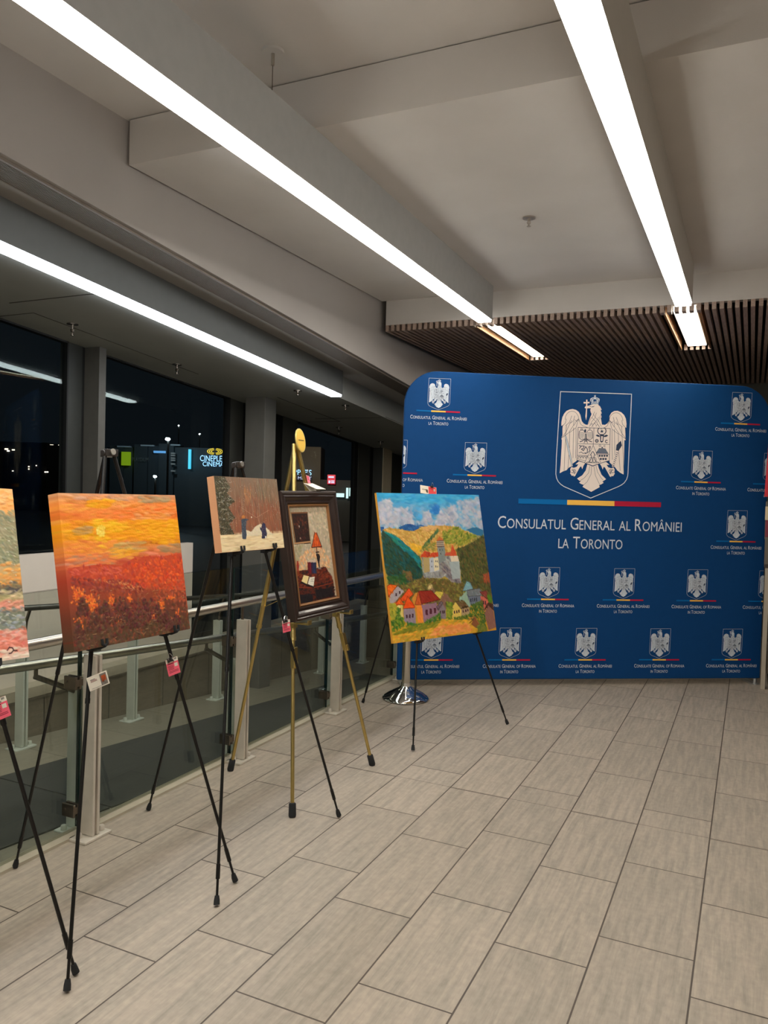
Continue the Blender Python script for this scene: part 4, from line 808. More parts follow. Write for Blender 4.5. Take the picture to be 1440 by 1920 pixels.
p.poly(MID, (104, 92, 44)); p.strokes(MID, 800, 6, 2.4, .5, .8, [(96, 90, 40), (124, 104, 50), (80, 84, 36), (146, 114, 62), (110, 80, 44), (150, 140, 60)], 8, .85, .8)
p.strokes([(230, 1030), (400, 1000), (420, 1090), (240, 1100)], 100, 6, 2.2, .9, .4, [(40, 90, 40), (60, 100, 50), (50, 80, 40)], 8, .85)
# the rock and the castle
RK = [(560, 840), (640, 850), (800, 830), (905, 830), (918, 900), (932, 1085), (850, 1075), (780, 1020), (740, 1040), (580, 1032)]
p.poly(RK, (150, 150, 146)); p.strokes(RK, 300, 6, 2.2, 1.2, .5, [(160, 156, 150), (126, 126, 124), (180, 176, 168), (136, 120, 116), (110, 112, 116)], 8, .8, .7)
p.strokes([(740, 870), (900, 1000), (930, 1080), (850, 1070), (760, 960)], 160, 7, 2.2, .9, .3, [(124, 112, 112), (96, 90, 96), (150, 136, 130)], 8, .85)
p.poly([(570, 838), (632, 850), (636, 975), (582, 990)], (176, 152, 100)); p.poly([(632, 850), (722, 835), (726, 970), (640, 985)], (182, 184, 190)); p.poly([(672, 850), (722, 842), (724, 960), (680, 975)], (222, 206, 166))
for x in (652, 690, 706): 
    for y in (870, 920): p.poly([(x, y), (x + 8, y), (x + 8, y + 18), (x, y + 18)], (90, 90, 100))
p.poly([(830, 825), (900, 825), (912, 880), (840, 884)], (226, 206, 176)); p.poly([(820, 884), (915, 880), (925, 1040), (850, 1050)], (168, 180, 178), .8)
p.poly([(708, 746), (776, 742), (790, 870), (720, 900)], (128, 134, 130)); p.poly([(700, 676), (764, 672), (776, 742), (706, 750)], (110, 92, 84)); p.poly([(698, 684), (730, 640), (768, 680)], (196, 104, 50))
for y in (695, 712, 728): p.line([(702, y), (772, y - 2)], 1.1, (196, 176, 150), .8)
for x, y in ((728, 762), (750, 760), (735, 800)): p.poly([(x, y), (x + 9, y), (x + 9, y + 18), (x, y + 18)], (46, 46, 50))
p.strokes([(712, 760), (780, 760), (788, 860), (722, 880)], 40, 4, 1.6, 1.4, .4, [(110, 130, 126), (150, 150, 140)], 8, .5)
for t_, c in (([(548, 836), (590, 775), (612, 842)], (206, 70, 30)), ([(596, 784), (640, 796), (640, 838), (610, 842)], (176, 60, 34)), ([(630, 840), (650, 800), (716, 792), (720, 832)], (206, 76, 40)), ([(826, 828), (852, 720), (896, 828)], (206, 82, 44)), ([(790, 796), (830, 792), (828, 820), (780, 822)], (190, 80, 60))): p.poly(t_, c); p.strokes(t_, 14, 4, 1.6, .8, .4, None, 14, .7)
# houses
def house(wall, roof, wc, rc, wins=(), wcol=(70, 40, 50)):
    p.poly(wall, wc); p.strokes(wall, 40, 5, 2, 1.5, .3, None, 9, .7, .5); p.poly(roof, rc); p.strokes(roof, 40, 5, 2, .8, .4, None, 12, .7, .6); p.line(roof + roof[:1], .8, tuple(c * .5 for c in rc), .7)
    for x, y, a, b in wins: p.poly([(x, y), (x + a, y - 1), (x + a + 2, y + b), (x + 2, y + b)], wcol)
house([(250, 1200), (335, 1115), (390, 1165), (330, 1240), (290, 1280), (262, 1270)], [(232, 1115), (262, 1096), (330, 1108), (248, 1215)], (172, 158, 160), (240, 106, 24), ((312, 1178, 14, 30), (345, 1160, 14, 30)))
house([(610, 1145), (640, 1100), (690, 1160), (690, 1200)], [(612, 1148), (625, 1104), (662, 1096), (650, 1140)], (120, 90, 70), (206, 178, 110))
house([(690, 1160), (770, 1170), (850, 1250), (850, 1330), (760, 1330)], [(676, 1180), (700, 1160), (768, 1170), (730, 1250)], (136, 96, 76), (216, 186, 80), ((785, 1265, 14, 24), (815, 1262, 14, 24)))
house([(500, 1180), (560, 1160), (560, 1400), (520, 1420), (470, 1230)], [(340, 1260), (440, 1132), (480, 1190), (420, 1250)], (214, 140, 50), (232, 84, 28))
house([(512, 1290), (575, 1280), (575, 1470), (525, 1450)], [(497, 1290), (530, 1160), (560, 1170), (570, 1290)], (240, 140, 50), (206, 90, 36))
house([(560, 1290), (700, 1270), (715, 1370), (690, 1440), (585, 1465)], [(530, 1160), (650, 1155), (735, 1240), (560, 1282)], (150, 112, 128), (150, 44, 28), ((595, 1335, 22, 50), (635, 1325, 22, 50), (675, 1318, 20, 48)), (80, 30, 40))
house([(320, 1300), (380, 1290), (388, 1400), (330, 1430)], [(305, 1288), (355, 1228), (395, 1290)], (222, 196, 110), (236, 96, 28), ((352, 1320, 10, 26),))
house([(388, 1328), (494, 1318), (508, 1460), (440, 1475), (400, 1440)], [(385, 1326), (428, 1208), (496, 1305), (494, 1318)], (146, 128, 140), (240, 84, 20), ((412, 1382, 16, 34), (440, 1380, 16, 34), (468, 1374, 16, 34)))
house([(705, 1300), (745, 1262), (785, 1330), (790, 1420), (730, 1420)], [(700, 1310), (742, 1256), (760, 1270), (716, 1340)], (134, 118, 122), (120, 100, 110), ((730, 1345, 12, 28), (752, 1342, 12, 28), (766, 1342, 12, 28)))
house([(848, 1320), (880, 1262), (930, 1320), (938, 1400), (890, 1430), (850, 1420)], [(880, 1262), (975, 1238), (1005, 1300), (930, 1322)], (226, 190, 90), (110, 86, 50), ((862, 1345, 12, 26), (884, 1342, 12, 26), (905, 1338, 12, 26)))
house([(930, 1322), (1005, 1300), (1015, 1370), (940, 1400)], [(930, 1320), (1004, 1298), (1004, 1302), (930, 1324)], (176, 148, 110), (110, 86, 50), ((945, 1340, 12, 22), (968, 1334, 12, 22), (988, 1328, 12, 22)))
house([(915, 1235), (985, 1155), (1030, 1230), (1015, 1320), (960, 1250)], [(945, 1160), (985, 1066), (1020, 1085), (1045, 1140), (985, 1155)], (150, 176, 150), (130, 170, 176))
house([(985, 1190), (1110, 1195), (1125, 1240), (1060, 1280), (1020, 1290)], [(985, 1155), (1105, 1135), (1128, 1170), (1110, 1205), (1000, 1210)], (110, 116, 130), (118, 122, 124), ((1018, 1230, 9, 34), (1036, 1228, 9, 34), (1054, 1226, 9, 34), (1072, 1224, 9, 34)), (36, 38, 50))
house([(1112, 1205), (1180, 1235), (1195, 1290), (1145, 1360), (1130, 1320)], [(1108, 1170), (1165, 1158), (1190, 1210), (1175, 1235)], (206, 104, 84), (140, 62, 54), ((1135, 1250, 12, 34), (1155, 1255, 12, 34)))
house([(1150, 1370), (1190, 1290), (1235, 1340), (1258, 1500), (1190, 1525)], [(1150, 1340), (1185, 1270), (1240, 1290), (1238, 1340), (1190, 1290)], (146, 98, 84), (84, 52, 40))
# gardens and the meadow
for reg, cols, n_ in (([(255, 1290), (330, 1300), (400, 1430), (400, 1480), (290, 1560), (275, 1500)], [(60, 110, 30), (90, 130, 34), (46, 96, 30), (130, 140, 40)], 220), ([(255, 1290), (320, 1280), (320, 1400), (270, 1440)], [(200, 170, 50), (180, 170, 50), (150, 150, 50)], 90), ([(790, 1270), (850, 1260), (850, 1430), (800, 1430)], [(120, 140, 40), (90, 120, 36), (150, 160, 50)], 110),
        ([(700, 1390), (735, 1370), (740, 1430), (600, 1480), (520, 1480)], [(80, 120, 36), (60, 104, 34)], 90), ([(1030, 1290), (1130, 1250), (1150, 1360), (1170, 1500), (1090, 1500), (1000, 1390)], [(66, 100, 36), (90, 120, 44), (50, 84, 34)], 220), ([(1175, 1190), (1215, 1190), (1230, 1270), (1200, 1270)], [(90, 130, 36)], 40), ([(780, 1440), (1000, 1380), (1020, 1440), (830, 1450)], [(100, 120, 40), (80, 104, 34)], 90), ([(430, 1460), (520, 1470), (520, 1510), (420, 1500)], [(60, 110, 40), (70, 120, 40)], 50)):
    p.strokes(reg, n_, 5, 2.2, 1.2, .7, cols, 8, .9, .9)
MD = [(280, 1560), (420, 1500), (600, 1490), (760, 1430), (1030, 1430), (1100, 1500), (1180, 1530), (300, 1650)]
p.poly(MD, (214, 160, 44)); p.strokes(MD, 420, 8, 3, -.15, .3, [(226, 168, 40), (236, 150, 50), (200, 156, 50), (244, 176, 60), (170, 146, 44)], 8, .85, .8)
p.strokes([(700, 1500), (1000, 1460), (1030, 1530), (640, 1580)], 160, 8, 3, -.15, .3, [(240, 150, 84), (246, 164, 90), (236, 140, 70)], 7, .85, .8); p.strokes([(430, 1490), (720, 1450), (700, 1490), (500, 1530), (300, 1570)], 110, 8, 2.4, -.25, .3, [(110, 120, 30), (140, 136, 36)], 7, .8)
p.poly([(1025, 1470), (1060, 1400), (1100, 1460), (1075, 1510)], (140, 84, 50)); p.line([(1000, 1430), (1060, 1400), (1100, 1470)], 1.2, (170, 104, 60)); p.line([(1010, 1460), (1050, 1420)], 1.2, (96, 60, 40)); p.strokes([(1090, 1480), (1170, 1480), (1190, 1540), (1080, 1550)], 60, 6, 2.4, .5, .6, [(90, 110, 40), (120, 120, 44)], 7, .9)
castle = canvas('castle_village_painting', p, (-1.7551, 4.5553, 1.0525), (.448, .894, .003), (-.197, .096, .976), .8613, .8964, .019, side=(226, 160, 60), relief=.0005)
tag(castle, 'large bright painting of a hilltop castle above red roofed village houses', 'painting')
# --- pale landscape at the left edge (only its right end is in view)
p = Paint(290, 290, [(0, 0), (1, 0), (1, 1), (0, 1)])
p.grad([(-.1, -.1), (1.1, -.1), (1.1, 1.1), (-.1, 1.1)], [(0, (250, 190, 130)), (.14, (252, 176, 100)), (.17, (160, 150, 116)), (.44, (150, 152, 122)), (.48, (214, 178, 122)), (.56, (232, 160, 80)), (.60, (96, 92, 90)), (.64, (180, 166, 120)), (.70, (214, 150, 120)), (.74, (130, 136, 116)), (.82, (140, 146, 130)), (.87, (236, 150, 130)), (.95, (240, 140, 118)), (1, (250, 226, 206))])
def band(a, b, cols, n_, L=9, w=2.6, an=.0, hh=1.): p.strokes([(0, a), (1, a - .03), (1, b - .03), (0, b)], n_, L, w, an, .3, cols, 8, .85, hh)
band(0, .16, [(252, 180, 100), (250, 196, 140), (246, 168, 92)], 400); band(.16, .48, [(150, 152, 118), (166, 160, 126), (136, 144, 118), (176, 166, 132)], 900, 6, 2.4, .6); band(.47, .60, [(250, 176, 92), (236, 160, 84), (214, 180, 130)], 300)
band(.58, .65, [(82, 80, 84), (110, 104, 92), (150, 140, 104)], 260, 6, 2); band(.63, .69, [(196, 180, 130), (226, 206, 160), (160, 150, 104)], 200); band(.69, .74, [(232, 150, 126), (240, 170, 146)], 200); band(.73, .88, [(124, 130, 116), (150, 154, 136), (104, 114, 116), (190, 186, 172), (170, 176, 190)], 500, 6, 2.2)
band(.86, .97, [(240, 140, 116), (246, 160, 140), (232, 120, 100), (250, 200, 184)], 400, 8, 3); band(.965, 1.02, [(250, 230, 210), (240, 206, 186)], 160); band(.2, .95, [(236, 230, 214)], 160, 3, 1, .4, 1.6)
p.line([(.86, .945), (.875, .930), (.895, .935), (.90, .95), (.885, .962), (.87, .965)], 1.1, (60, 30, 40)); p.line([(.90, .95), (.925, .955)], 1.1, (60, 30, 40))
RB = Vector((-1.9475, 1.664, .972)); RT = Vector((-2.0675, 1.694, 1.474)); v0 = (RT - RB).normalized(); u0 = Vector((.045, .999, -.03)); u0 = (u0 - v0 * u0.dot(v0)).normalized()
c0 = (RB + RT) / 2 - u0 * .255
pale = canvas('pale_landscape_painting', p, c0, u0, v0, .51, (RT - RB).length, .018, relief=.0005)
tag(pale, 'peach and grey-green textured landscape painting cut off by the left edge', 'painting')
# --- framed still life
C = Vector((-1.9743, 3.4192, 1.1791)); u = Vector((.065, .998, .009)).normalized(); v = Vector((-.168, .002, .986)); v = (v - u * v.dot(u)).normalized(); nn = u.cross(v); w, h = .4937, .6315
fp = thing('framed_still_life_painting', 'still life with an orange table lamp and open book in a wide dark wooden frame', 'painting', C - v * h / 2)
FRM = mat('dark_walnut_frame', (46, 31, 26), .32, noise=.15, nscale=12, spec=.5, coat=.2); FILL = mat('gold_brown_fillet', (150, 104, 62), .4, .3)
def sweep(prof, m_, name):     # prof: (inset, depth) pairs; rectangle swept with mitred corners
    q = MB(); k = len(prof); rings = []
    for sx, sy in ((-1, 1), (1, 1), (1, -1), (-1, -1)):
        q.v += [tuple(C + u * sx * (w / 2 - a) + v * sy * (h / 2 - a) + nn * b) for a, b in prof]
    for c in range(4):
        for i in range(k): q.f.append((c * k + i, c * k + (i + 1) % k, ((c + 1) % 4) * k + (i + 1) % k, ((c + 1) % 4) * k + i)); q.m.append(0)
    return obj(name, q, m_, fp)
sweep([(0, -.045), (0, -.004), (.004, 0), (.012, .001), (.017, -.004), (.022, -.004), (.026, -.001), (.034, -.004), (.046, -.016), (.052, -.016), (.055, -.012), (.060, -.012), (.064, -.018), (.068, -.022), (.068, -.045)], FRM, 'frame')
sweep([(.066, -.040), (.066, -.016), (.070, -.013), (.075, -.015), (.078, -.024), (.078, -.040)], FILL, 'fillet')
p = Paint(150, 210, [(668, 700), (982, 697), (1062, 1415), (762, 1490)])
A4 = [(650, 680), (1000, 680), (1090, 1440), (750, 1520)]
p.poly(A4, (182, 164, 138)); p.strokes(A4, 800, 5, 3.2, .8, 1.6, [(168, 156, 134), (192, 174, 146), (206, 184, 156), (158, 152, 128), (218, 196, 166), (176, 164, 132)], 8, .7, .5)
p.strokes([(840, 700), (980, 700), (1000, 900), (850, 850)], 160, 5, 3, .8, 1., [(200, 176, 146), (214, 190, 160), (170, 160, 130)], 8, .75, .6)
p.strokes([(720, 1180), (800, 1080), (880, 1020), (960, 1050), (1010, 1130), (990, 1230), (740, 1230)], 300, 5, 2.6, .9, 1., [(236, 176, 120), (226, 160, 104), (240, 190, 140), (206, 150, 110)], 8, .75, .6)
p.strokes([(700, 1000), (800, 990), (760, 1150), (720, 1180)], 80, 5, 2.6, .9, 1., [(176, 160, 120), (156, 146, 112)], 8, .7)
p.poly([(696, 756), (832, 750), (858, 1000), (728, 1008)], (44, 26, 18)); p.line([(696, 752), (832, 750)], 1.6, (140, 90, 56)); p.line([(698, 756), (735, 1000)], 1.8, (150, 110, 70)); p.line([(832, 752), (856, 1000)], 1.2, (120, 90, 60)); p.line([(728, 1000), (856, 985)], 1.8, (190, 140, 96))
p.strokes([(715, 785), (820, 775), (835, 890), (730, 900)], 90, 4, 2, .8, .8, [(96, 40, 20), (70, 30, 20), (120, 60, 30), (40, 24, 18)], 6, .7); p.strokes([(735, 900), (835, 890), (845, 970), (745, 985)], 60, 4, 2, .8, .8, [(56, 20, 18), (80, 30, 24), (30, 20, 18)], 6, .7)
p.dab(*p.t([(765, 862)])[0], 2, 3, 0, (226, 190, 170), .9); p.dab(*p.t([(772, 880)])[0], 2, 5, 0, (26, 30, 34), .9); p.dab(*p.t([(775, 958)])[0], 3, 2.6, 0, (176, 140, 120), .9)
p.poly([(722, 1228), (975, 1182), (1035, 1290), (1045, 1420), (1060, 1440), (760, 1500), (735, 1350)], (90, 34, 20))
p.strokes([(722, 1228), (975, 1182), (1035, 1300), (740, 1350)], 260, 7, 2.2, -.1, .3, [(110, 40, 20), (130, 50, 24), (84, 30, 20), (150, 64, 30), (60, 24, 20)], 8, .85, .7)
p.strokes([(738, 1350), (1035, 1300), (1050, 1420), (765, 1480)], 200, 6, 2.4, -.1, .5, [(36, 22, 22), (50, 26, 22), (74, 32, 22), (26, 22, 28)], 6, .85, .6); p.line([(745, 1350), (880, 1350), (1035, 1305)], 1.2, (130, 50, 26)); p.poly([(890, 1365), (1025, 1345), (1035, 1410), (900, 1440)], (30, 22, 24)); p.poly([(750, 1410), (870, 1400), (875, 1460), (765, 1478)], (28, 22, 26))
p.poly([(892, 912), (905, 912), (946, 1025), (864, 1034)], (206, 80, 24)); p.strokes([(892, 915), (905, 915), (942, 1022), (868, 1030)], 70, 5, 1.8, 1.3, .3, [(216, 86, 24), (236, 110, 40), (170, 60, 24)], 8, .8, .9); p.line([(890, 912), (864, 1032), (946, 1024), (906, 912)], 1.1, (60, 24, 20))
p.line([(903, 1034), (908, 1080)], 1.3, (40, 26, 24)); p.poly([(900, 1082), (922, 1080), (932, 1105), (926, 1150), (930, 1190), (922, 1190), (914, 1150), (904, 1110)], (40, 30, 28)); p.line([(918, 1196), (936, 1196)], 2, (120, 110, 110)); p.line([(900, 1070), (924, 1066)], 1.4, (50, 30, 26))
for k, c in enumerate(((110, 24, 30), (126, 30, 36), (60, 40, 60), (46, 50, 90), (40, 50, 70))): x = 830 + k * 14; p.poly([(x, 1145 - k * 0), (x + 15, 1142), (x + 18, 1236), (x + 4, 1240)], c); p.line([(x + 3, 1150), (x + 8, 1235)], .7, (24, 20, 30), .8)
p.poly([(828, 1148), (850, 1128), (900, 1132), (896, 1150)], (206, 180, 160))
p.poly([(800, 1252), (842, 1262), (826, 1322), (782, 1306)], (240, 214, 150)); p.poly([(848, 1268), (888, 1262), (878, 1340), (832, 1322)], (236, 226, 206)); p.line([(782, 1310), (826, 1332), (878, 1345)], 2.2, (30, 18, 20)); p.line([(845, 1262), (828, 1328)], 1.1, (80, 40, 30)); p.line([(860, 1285), (882, 1280)], .6, (120, 110, 110)); p.line([(856, 1300), (878, 1298)], .6, (120, 110, 110))
p.poly([(745, 1140), (755, 1138), (764, 1180), (758, 1222), (748, 1222), (742, 1180)], (160, 56, 40)); p.strokes([(790, 1225), (835, 1222), (830, 1245), (780, 1245)], 20, 4, 1.6, .2, .5, [(30, 26, 30)], 6, .8)
canvas('painted_panel', p, C + u * (0) - nn * .026, u, v, w - .15, h - .15, .006, parent=fp, relief=.0003)

# ================================================================ TAGS AND CARDS
def card_thing(name, label, cat, C, ex, ey, w, h, parts, clip=True, base=PINK, extra=None, th=.0012):
    C = Vector(C); ex = Vector(ex).normalized(); ey = Vector(ey); ey = (ey - ex * ey.dot(ex)).normalized(); n = ex.cross(ey)
    t = thing(name, label, cat, C - ey * h / 2)
    q = MB(); q.obox(C, ex, ey, n, w / 2, h / 2, th / 2); obj('card', q, base, t, bevel=.0004)
    for nm, x, y, a, b, m_ in parts:
        q = MB(); q.obox(C + ex * x * w + ey * y * h + n * (th / 2 + .0004), ex, ey, n, a * w / 2, b * h / 2, .0003); obj(nm, q, m_, t)
    if clip:
        cx, cy = clip if isinstance(clip, tuple) else (0, .5)
        P = C + ex * cx * w + ey * cy * h; q = MB(); q.obox(P + n * .004, ex, ey, n, .010, .006, .005); q.obox(P + n * .0095 - ey * .0035, ex, ey, n, .010, .002, .0006)
        cl_ = obj('binder_clip', q, mat('clip_black', (24, 22, 24), .35), t, bevel=.001)
        q = MB()
        for s in (-1, 1): q.tube([P + ex * .006 * s + n * .008, P + ex * .009 * s + n * .012 + ey * .010, P + ex * .004 * s + n * .010 + ey * .022, P - ex * .004 * s * 0 + n * .010 + ey * .024], .0011, 6)
        obj('wire_handle', q, CHROME, cl_)
    return t
COWB = mat('cow_black', (20, 18, 18), .5)
def pink_tag(label, C, ang, s=1.):
    ex = Vector((.42, .9, 0)).normalized(); ey = Vector((0, 0, 1)); a = math.radians(ang); X = ex * math.cos(a) + ey * math.sin(a); Y = ey * math.cos(a) - ex * math.sin(a)
    parts = [('white_header', 0, .385, 1., .23, WHITEP), ('black_spot', -.30, .36, .22, .14, COWB), ('black_spot', .02, .41, .16, .16, COWB), ('black_spot', .30, .43, .2, .1, COWB), ('black_spot', .12, .31, .12, .08, COWB)]
    parts += [('title_line', -.14, .20, .5, .045, INK)] + [('text_line', -.18, .09 - k * .075, .46, .022, INK) for k in range(4)] + [('text_line', .0, -.24 - k * .075, .78, .022, INK) for k in range(2)]
    parts += [('white_square', .27, .07, .26, .2, WHITEP)]
    return card_thing('pink_price_tag', label, 'tag', C, X, Y, .046 * s, .062 * s, parts, clip=(-.15, .47), base=PINK)
def onleg(top, F_, z, fwd=.02): P = lerp(top, F_, (top[2] - z) / top[2]); return P + Vector((1, -.1, 0)).normalized() * fwd
pink_tag('pink tag with cow print header clipped to the right leg of the sunset painting easel', onleg((-2.0306, 2.0563, 1.605), R1, .848, .02) + Vector((0, -.014, 0)), 14)
pink_tag('pink tag with cow print header clipped to the easel leg under the snowy forest painting', onleg((-1.9431, 2.6912, 1.591), (-1.66, 3.136, 0), .905, .02) + Vector((0, -.012, 0)), 8, .85)
pink_tag('pink tag with cow print header clipped to the easel leg at the left edge', onleg((-2.075, 1.39, 1.6), (-1.811, 1.737, 0), .845, .02), 16)
Pc = onleg((-2.0306, 2.0563, 1.605), L1, .865, .03) + Vector((.0, .002, 0)); ex = Vector((.42, .9, 0)).normalized(); a = math.radians(16); X = ex * math.cos(a) + Vector((0, 0, 1)) * math.sin(a); Y = Vector((0, 0, 1)) * math.cos(a) - ex * math.sin(a)
FOX = mat('fox_orange', (190, 84, 36), .6, noise=.3, nscale=160)
card_thing('artist_card', 'white card with a small orange picture on the left leg of the sunset painting easel', 'card', Pc, X, Y, .066, .046,
    [('title_line', -.24, .25, .24, .035, INKD), ('text_line', -.20, .17, .30, .03, INK), ('text_line', -.20, .09, .32, .03, INK), ('footer_line', -.10, -.40, .56, .015, INKD), ('picture', .27, .0, .32, .84, mat('picture_grey', (120, 112, 104), .6, noise=.3, nscale=120)), ('fox_figure', .28, .08, .22, .40, FOX), ('fox_figure', .22, -.14, .12, .16, FOX)], clip=False, base=WHITEP)
# folded card and tag on top of the dark frame
TC = C + v * (h / 2) + u * .055
q = MB(); P0_ = TC + v * .003 + nn * .0
t = thing('folded_card', 'folded white card standing on top of the dark frame, pink tag clipped over it', 'card', P0_)
q = MB(); a_ = P0_ + u * -.035 - nn * .045 + v * .042; b_ = P0_ + u * .045 - nn * .045 + v * .042; c_ = P0_ + u * .075 + nn * .012 + v * .004; d_ = P0_ + u * -.010 + nn * .012 + v * .004
q.hexa([d_, c_, b_, a_, d_ + v * .0014, c_ + v * .0014, b_ + v * .0014, a_ + v * .0014]); obj('front_leaf', q, WHITEP, t)
q = MB(); e_ = P0_ + u * -.028 - nn * .06 - v * .0; q.hexa([a_, b_, P0_ + u * .05 - nn * .03, P0_ + u * -.012 - nn * .03, a_ + nn * .001, b_ + nn * .001, P0_ + u * .05 - nn * .029, P0_ + u * -.012 - nn * .029]); obj('back_leaf', q, WHITEP, t)
ct_ = (a_ + b_) / 2 + v * .010 + nn * .012
card_thing('pink_strip_tag', 'small pink tag leaning from the brass easel leg onto the folded white card', 'tag', ct_ + v * .012 - u * .012, u * .8 + nn * .2 - v * .25, v * 1 - u * .55 - nn * .5, .020, .056, [('text_line', 0, .1 - .2 * k, .6, .05, INK) for k in range(2)] + [('white_end', 0, .42, 1, .16, WHITEP)], clip=(0, .5))
# card clipped at the top of the castle painting
CC = Vector((-1.7551, 4.5553, 1.0525)); uu = Vector((.448, .894, .003)).normalized(); vv = Vector((-.197, .096, .976)).normalized(); n4 = uu.cross(vv)
P4 = CC + vv * (.8964 / 2 + .030) + uu * .015 - n4 * .03
card_thing('half_red_card', 'white and red card clipped above the top edge of the castle painting', 'card', P4, uu * .97 - vv * .10, vv, .135, .052, [('red_half', .24, 0, .48, .94, mat('coral_red', (226, 70, 74), .6)), ('text_line', -.24, .05, .3, .03, INKD), ('text_line', -.24, -.02, .34, .03, INKD), ('text_line', .2, .2, .3, .03, INK), ('white_mark', .36, .1, .10, .3, WHITEP)], clip=(.2, .5), base=WHITEP)
q = MB()
# ================================================================ OUTSIDE, ACROSS THE STREET
def far(px, py, dep):      # a point in the street seen from the hall, dep metres away
    c = ((px - 720) / 1465, (py - 960) / 1465, 1)
    return Vector([sum(R3[i][k] * c[k] for k in range(3)) * dep for i in range(3)]) + Vector((0, 0, 1.5))
FX = Vector((.9045, .4264, 0)).normalized(); FN = Vector((.4264, -.9045, 0)); FU = Vector((0, 0, 1))
q = MB(); q.box((-90, -20, -1.6), (-4.6, 120, -1.5)); tag(obj('street_ground', q, mat('night_asphalt', (40, 40, 42), .7, noise=.2, nscale=2)), 'dark asphalt car park outside the windows', 'ground')
def slab(mb, c, w, h, d=.3, mi=0): return mb.obox(c, FX, FN, FU, w / 2, d / 2, h / 2, mi)
BW = mat('dark_corrugated_wall', (58, 66, 70), .6, noise=.1, stretch=(1, 1, 1)); BW2 = mat('warm_block_wall', (92, 84, 72), .7, noise=.08)
SIGNB = emis('sign_blue_white', (150, 205, 255), 1.1); SIGNG = emis('sign_green', (120, 150, 22), .42); SIGNC = emis('sign_cyan', (70, 190, 225), .8); SIGNBL = emis('sign_pale_blue', (90, 150, 205), .6)
SIGNY = emis('sign_gold', (214, 184, 40), .9); SIGNW = emis('sign_dim', (90, 96, 96), .4); SIGNR = emis('sign_red', (190, 14, 44), .6); LAMPE = emis('lamp_white', (225, 250, 255), 60); DOTE = emis('small_lamp', (255, 240, 215), 1.6)
D = 60
def at(px, py, off=0.): return far(px, py, D - off)
cin = thing('cinema_building', 'dark cinema building with lit signs across the car park', 'building', at(330, 925))
q = MB()
for x0, x1, ty, dy in ((212, 221, 841, 0), (221, 245, 838, .3), (245, 265, 840, 0), (265, 289, 836, .3), (289, 311, 838, 0), (311, 338, 835, .5), (338, 440, 842, .1)):
    c = (x0 + x1) / 2; z0 = -1.5; z1 = at(c, ty).z; P = at(c, 880); q.obox((P.x + FN.x * dy, P.y + FN.y * dy, (z0 + z1) / 2), FX, FN, FU, (x1 - x0) / 1465 * D / 2, 1.5, (z1 - z0) / 2)
obj('wall', q, BW, cin)
q = MB()
for x0, x1, ty in ((221, 245, 837.5), (265, 289, 835.5), (321, 338, 834.5)): slab(q, at((x0 + x1) / 2, ty, 2), (x1 - x0) / 1465 * D, .10)
obj('parapet_edge', q, mat('edge_metal', (190, 200, 205), .4), cin)
q = MB(); slab(q, at(236.5, 860, 2), .62, 1.0); obj('green_sign', q, SIGNG, cin)['label'] = 'green lit window'
q = MB(); slab(q, at(300, 847.5, 2), .88, .16); obj('light_band', q, SIGNBL, cin)
q = MB(); slab(q, at(355.7, 861, 2), .15, 1.45); obj('light_bar', q, SIGNC, cin)
q = MB()
for py in (850, 854, 859, 863, 870, 883): slab(q, at(324.5, py, 2.4), .26, .10)
obj('listing_sign', q, SIGNW, cin)
def sign_text(body, x0, x1, ybot, ytop, m_, dep, name, par, off=2.2):
    dep = dep - off; P = far(x0, ybot, dep); w = (x1 - x0) / 1465 * dep; h = (ybot - ytop) / 1465 * dep
    return obj(name, flat_text(body, P, FX, FU, w, h), m_, par)
sign_text('CINEPLEX', 375, 424.5, 864.5, 853.5, SIGNB, D, 'lettering', cin); sign_text('CINEMAS', 380, 424.5, 874, 865.5, SIGNB, D, 'lettering', cin); sign_text('PLAYDIUM', 248, 278, 864.5, 857.5, mat('unlit_letters', (112, 116, 112), .6), D, 'lettering', cin)
q = MB()
for r in (14.3, 10.8, 7.3):
    for s in range(36):
        a = 2 * math.pi * s / 36; b = 2 * math.pi * (s + 1) / 36
        if abs(math.sin((a + b) / 2)) > .975 : continue
        P = at(403, 846.5, 2.2); k = D / 1465
        rr_ = [(r, a), (r, b), (r - 1.7, b), (r - 1.7, a)]
        q.add([P + FX * (R_ * math.cos(t_) * k) + FU * (R_ * .42 * math.sin(t_) * k) for R_, t_ in rr_], [(0, 1, 2, 3)])
obj('ring_logo', q, SIGNY, cin)
D2 = 46
drug = thing('drugstore_building', 'beige block building with a lit pharmacy sign and red sign, seen behind the brass easel', 'building', far(580, 930, D2))
q = MB(); P = far(578, 870, D2); q.obox((P.x, P.y, 1.2), FX, FN, FU, .85, 1.5, 2.7); obj('wall', q, BW2, drug)
q = MB(); P = far(640, 900, D2); q.obox((P.x, P.y, .3), FX, FN, FU, 1.7, 1.4, 1.75); obj('side_wing', q, mat('dark_storefront', (46, 46, 44), .6), drug)
sign_text('SHOPPERS', 524, 584, 889.5, 879.5, SIGNB, D2, 'lettering', drug, 1.9)
q = MB(); slab(q, far(553, 896, D2 - 1.6), 62 / 1465 * D2, 9 / 1465 * D2, .2); obj('sign_band', q, mat('navy_band', (16, 18, 44), .5), drug)
sign_text('DRUG MART', 528, 584, 898, 892.5, emis('sign_soft_white', (190, 200, 235), .6), D2, 'lettering', drug, 1.9)
q = MB(); slab(q, far(621.5, 899, D2 - 1.6), 14 / 1465 * D2, 17 / 1465 * D2, .2); rs = obj('red_sign', q, SIGNR, drug); rs['label'] = 'square red lit sign'
q = MB()
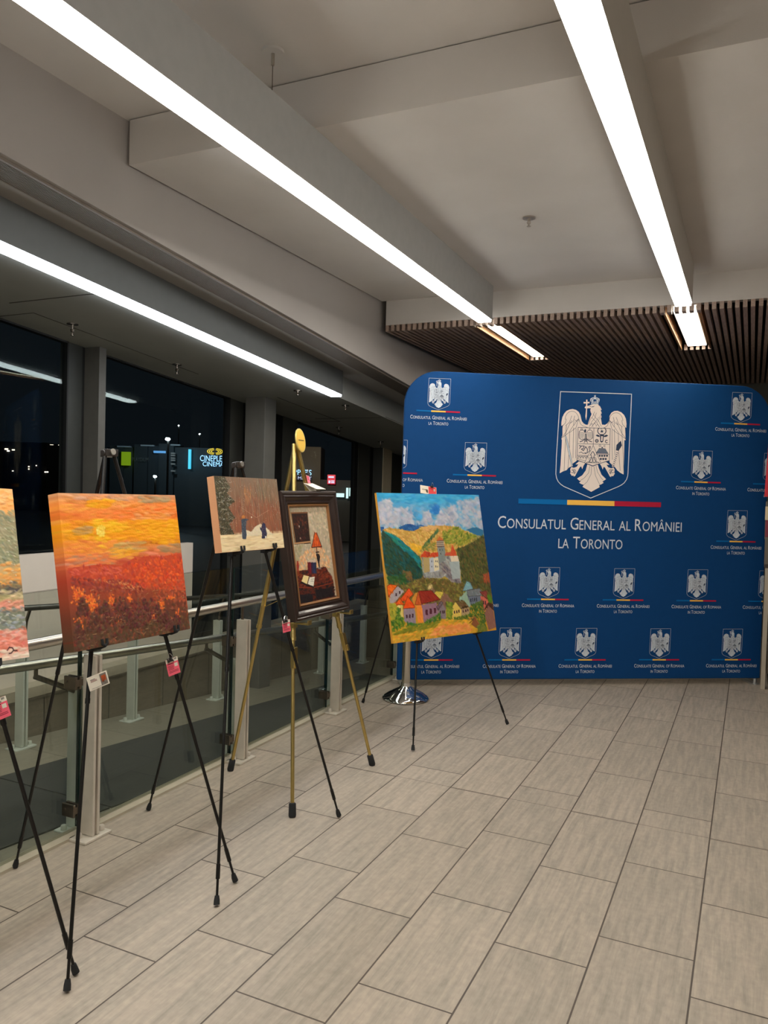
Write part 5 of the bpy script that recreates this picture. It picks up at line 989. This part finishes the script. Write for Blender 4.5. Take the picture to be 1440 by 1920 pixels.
for a, b, c, d in ((616, 626, 893, 896), (616, 619.5, 901, 906), (621, 627, 901, 903), (621, 627, 904, 906)): slab(q, far((a + b) / 2, (c + d) / 2, D2 - 1.85), (b - a) / 1465 * D2, (d - c) / 1465 * D2, .05)
obj('sign_mark', q, emis('sign_mark_white', (200, 200, 230), .7), drug)
q = MB()
for a, b, c, d in ((631, 645, 925, 932), (649, 653, 915, 934), (655, 659, 915, 930)): slab(q, far((a + b) / 2, (c + d) / 2, D2 - 1.7), (b - a) / 1465 * D2, (d - c) / 1465 * D2, .1)
obj('shop_window', q, emis('shop_glow', (190, 225, 225), .8), drug)
def street_lamp(px, py, dep, r, label):
    P = far(px, py, dep); t = thing('street_lamp', label, 'street lamp', (P.x, P.y, -1.5))
    q = MB(); q.tube([(P.x, P.y, -1.5), (P.x, P.y, P.z)], .07, 8); obj('pole', q, MDARK, t)
    q = MB(); q.disc(P + FN * .1, FN, FU, r * 1.5, r, .1, 16); obj('lamp_head', q, LAMPE, t)
street_lamp(315.5, 823.5, 52, .10, 'bright white street lamp above the cinema roof')
street_lamp(291.5, 893.5, 48, .06, 'small white street lamp in front of the cinema, low')
DK = mat('dark_block_face', (14, 15, 18), .9)
def block(px0, px1, ptop, dep, label, dots):  # dark block added to carry the small distant lights
    P = far((px0 + px1) / 2, ptop, dep); w_ = (px1 - px0) / 1465 * dep; t = thing('distant_light_block', label, 'building', (P.x, P.y, -1.5))
    q = MB(); q.obox((P.x, P.y, (P.z - 1.5) / 2), FX, FN, FU, w_ / 2, 4, (P.z + 1.5) / 2); obj('wall', q, DK, t)
    for px, py, a_, b_ in dots:
        D_ = far(px, py, dep - 4.05); q = MB(); q.obox(D_, FX, FN, FU, a_, .04, b_); obj('distant_light', q, DOTE, t)
block(-40, 118, 832, 84, 'added dark block carrying a few tiny distant lights behind the leftmost night window', [(12, 842, .16, .07), (15.5, 845.5, .12, .06), (25, 843.5, .13, .05), (85, 885, .07, .06), (89, 885, .07, .06), (24, 883, .06, .04), (54, 875, .05, .06), (54, 879.5, .05, .05), (97, 834, .16, .015), (113, 834.5, .2, .015), (68, 873, .04, .05)])
street_lamp(335.5, 798, 90, .05, 'tiny faraway lamp high above the cinema roof, left one')
street_lamp(374.5, 814, 90, .05, 'tiny faraway lamp above the cinema roof, nearer the ringed logo sign')
def fill_light(name, P, W_, col, par):  # added point light without a visible fitting
    ld = bpy.data.lights.new(name, 'POINT'); ld.energy = W_; ld.color = col; ld.shadow_soft_size = .2
    o = bpy.data.objects.new(name, ld); COL.objects.link(o); o.parent = par; o.location = P - parent_world(par)
fill_light('facade_fill', far(592, 855, D2 - 7), 260, (1, .85, .66), drug)  # unseen light added to brighten the drugstore wall
fill_light('street_lamp_fill', far(300, 826, D - 7), 130, (.6, .85, 1), cin)  # unseen light added for the street lamp's cold light on the cinema
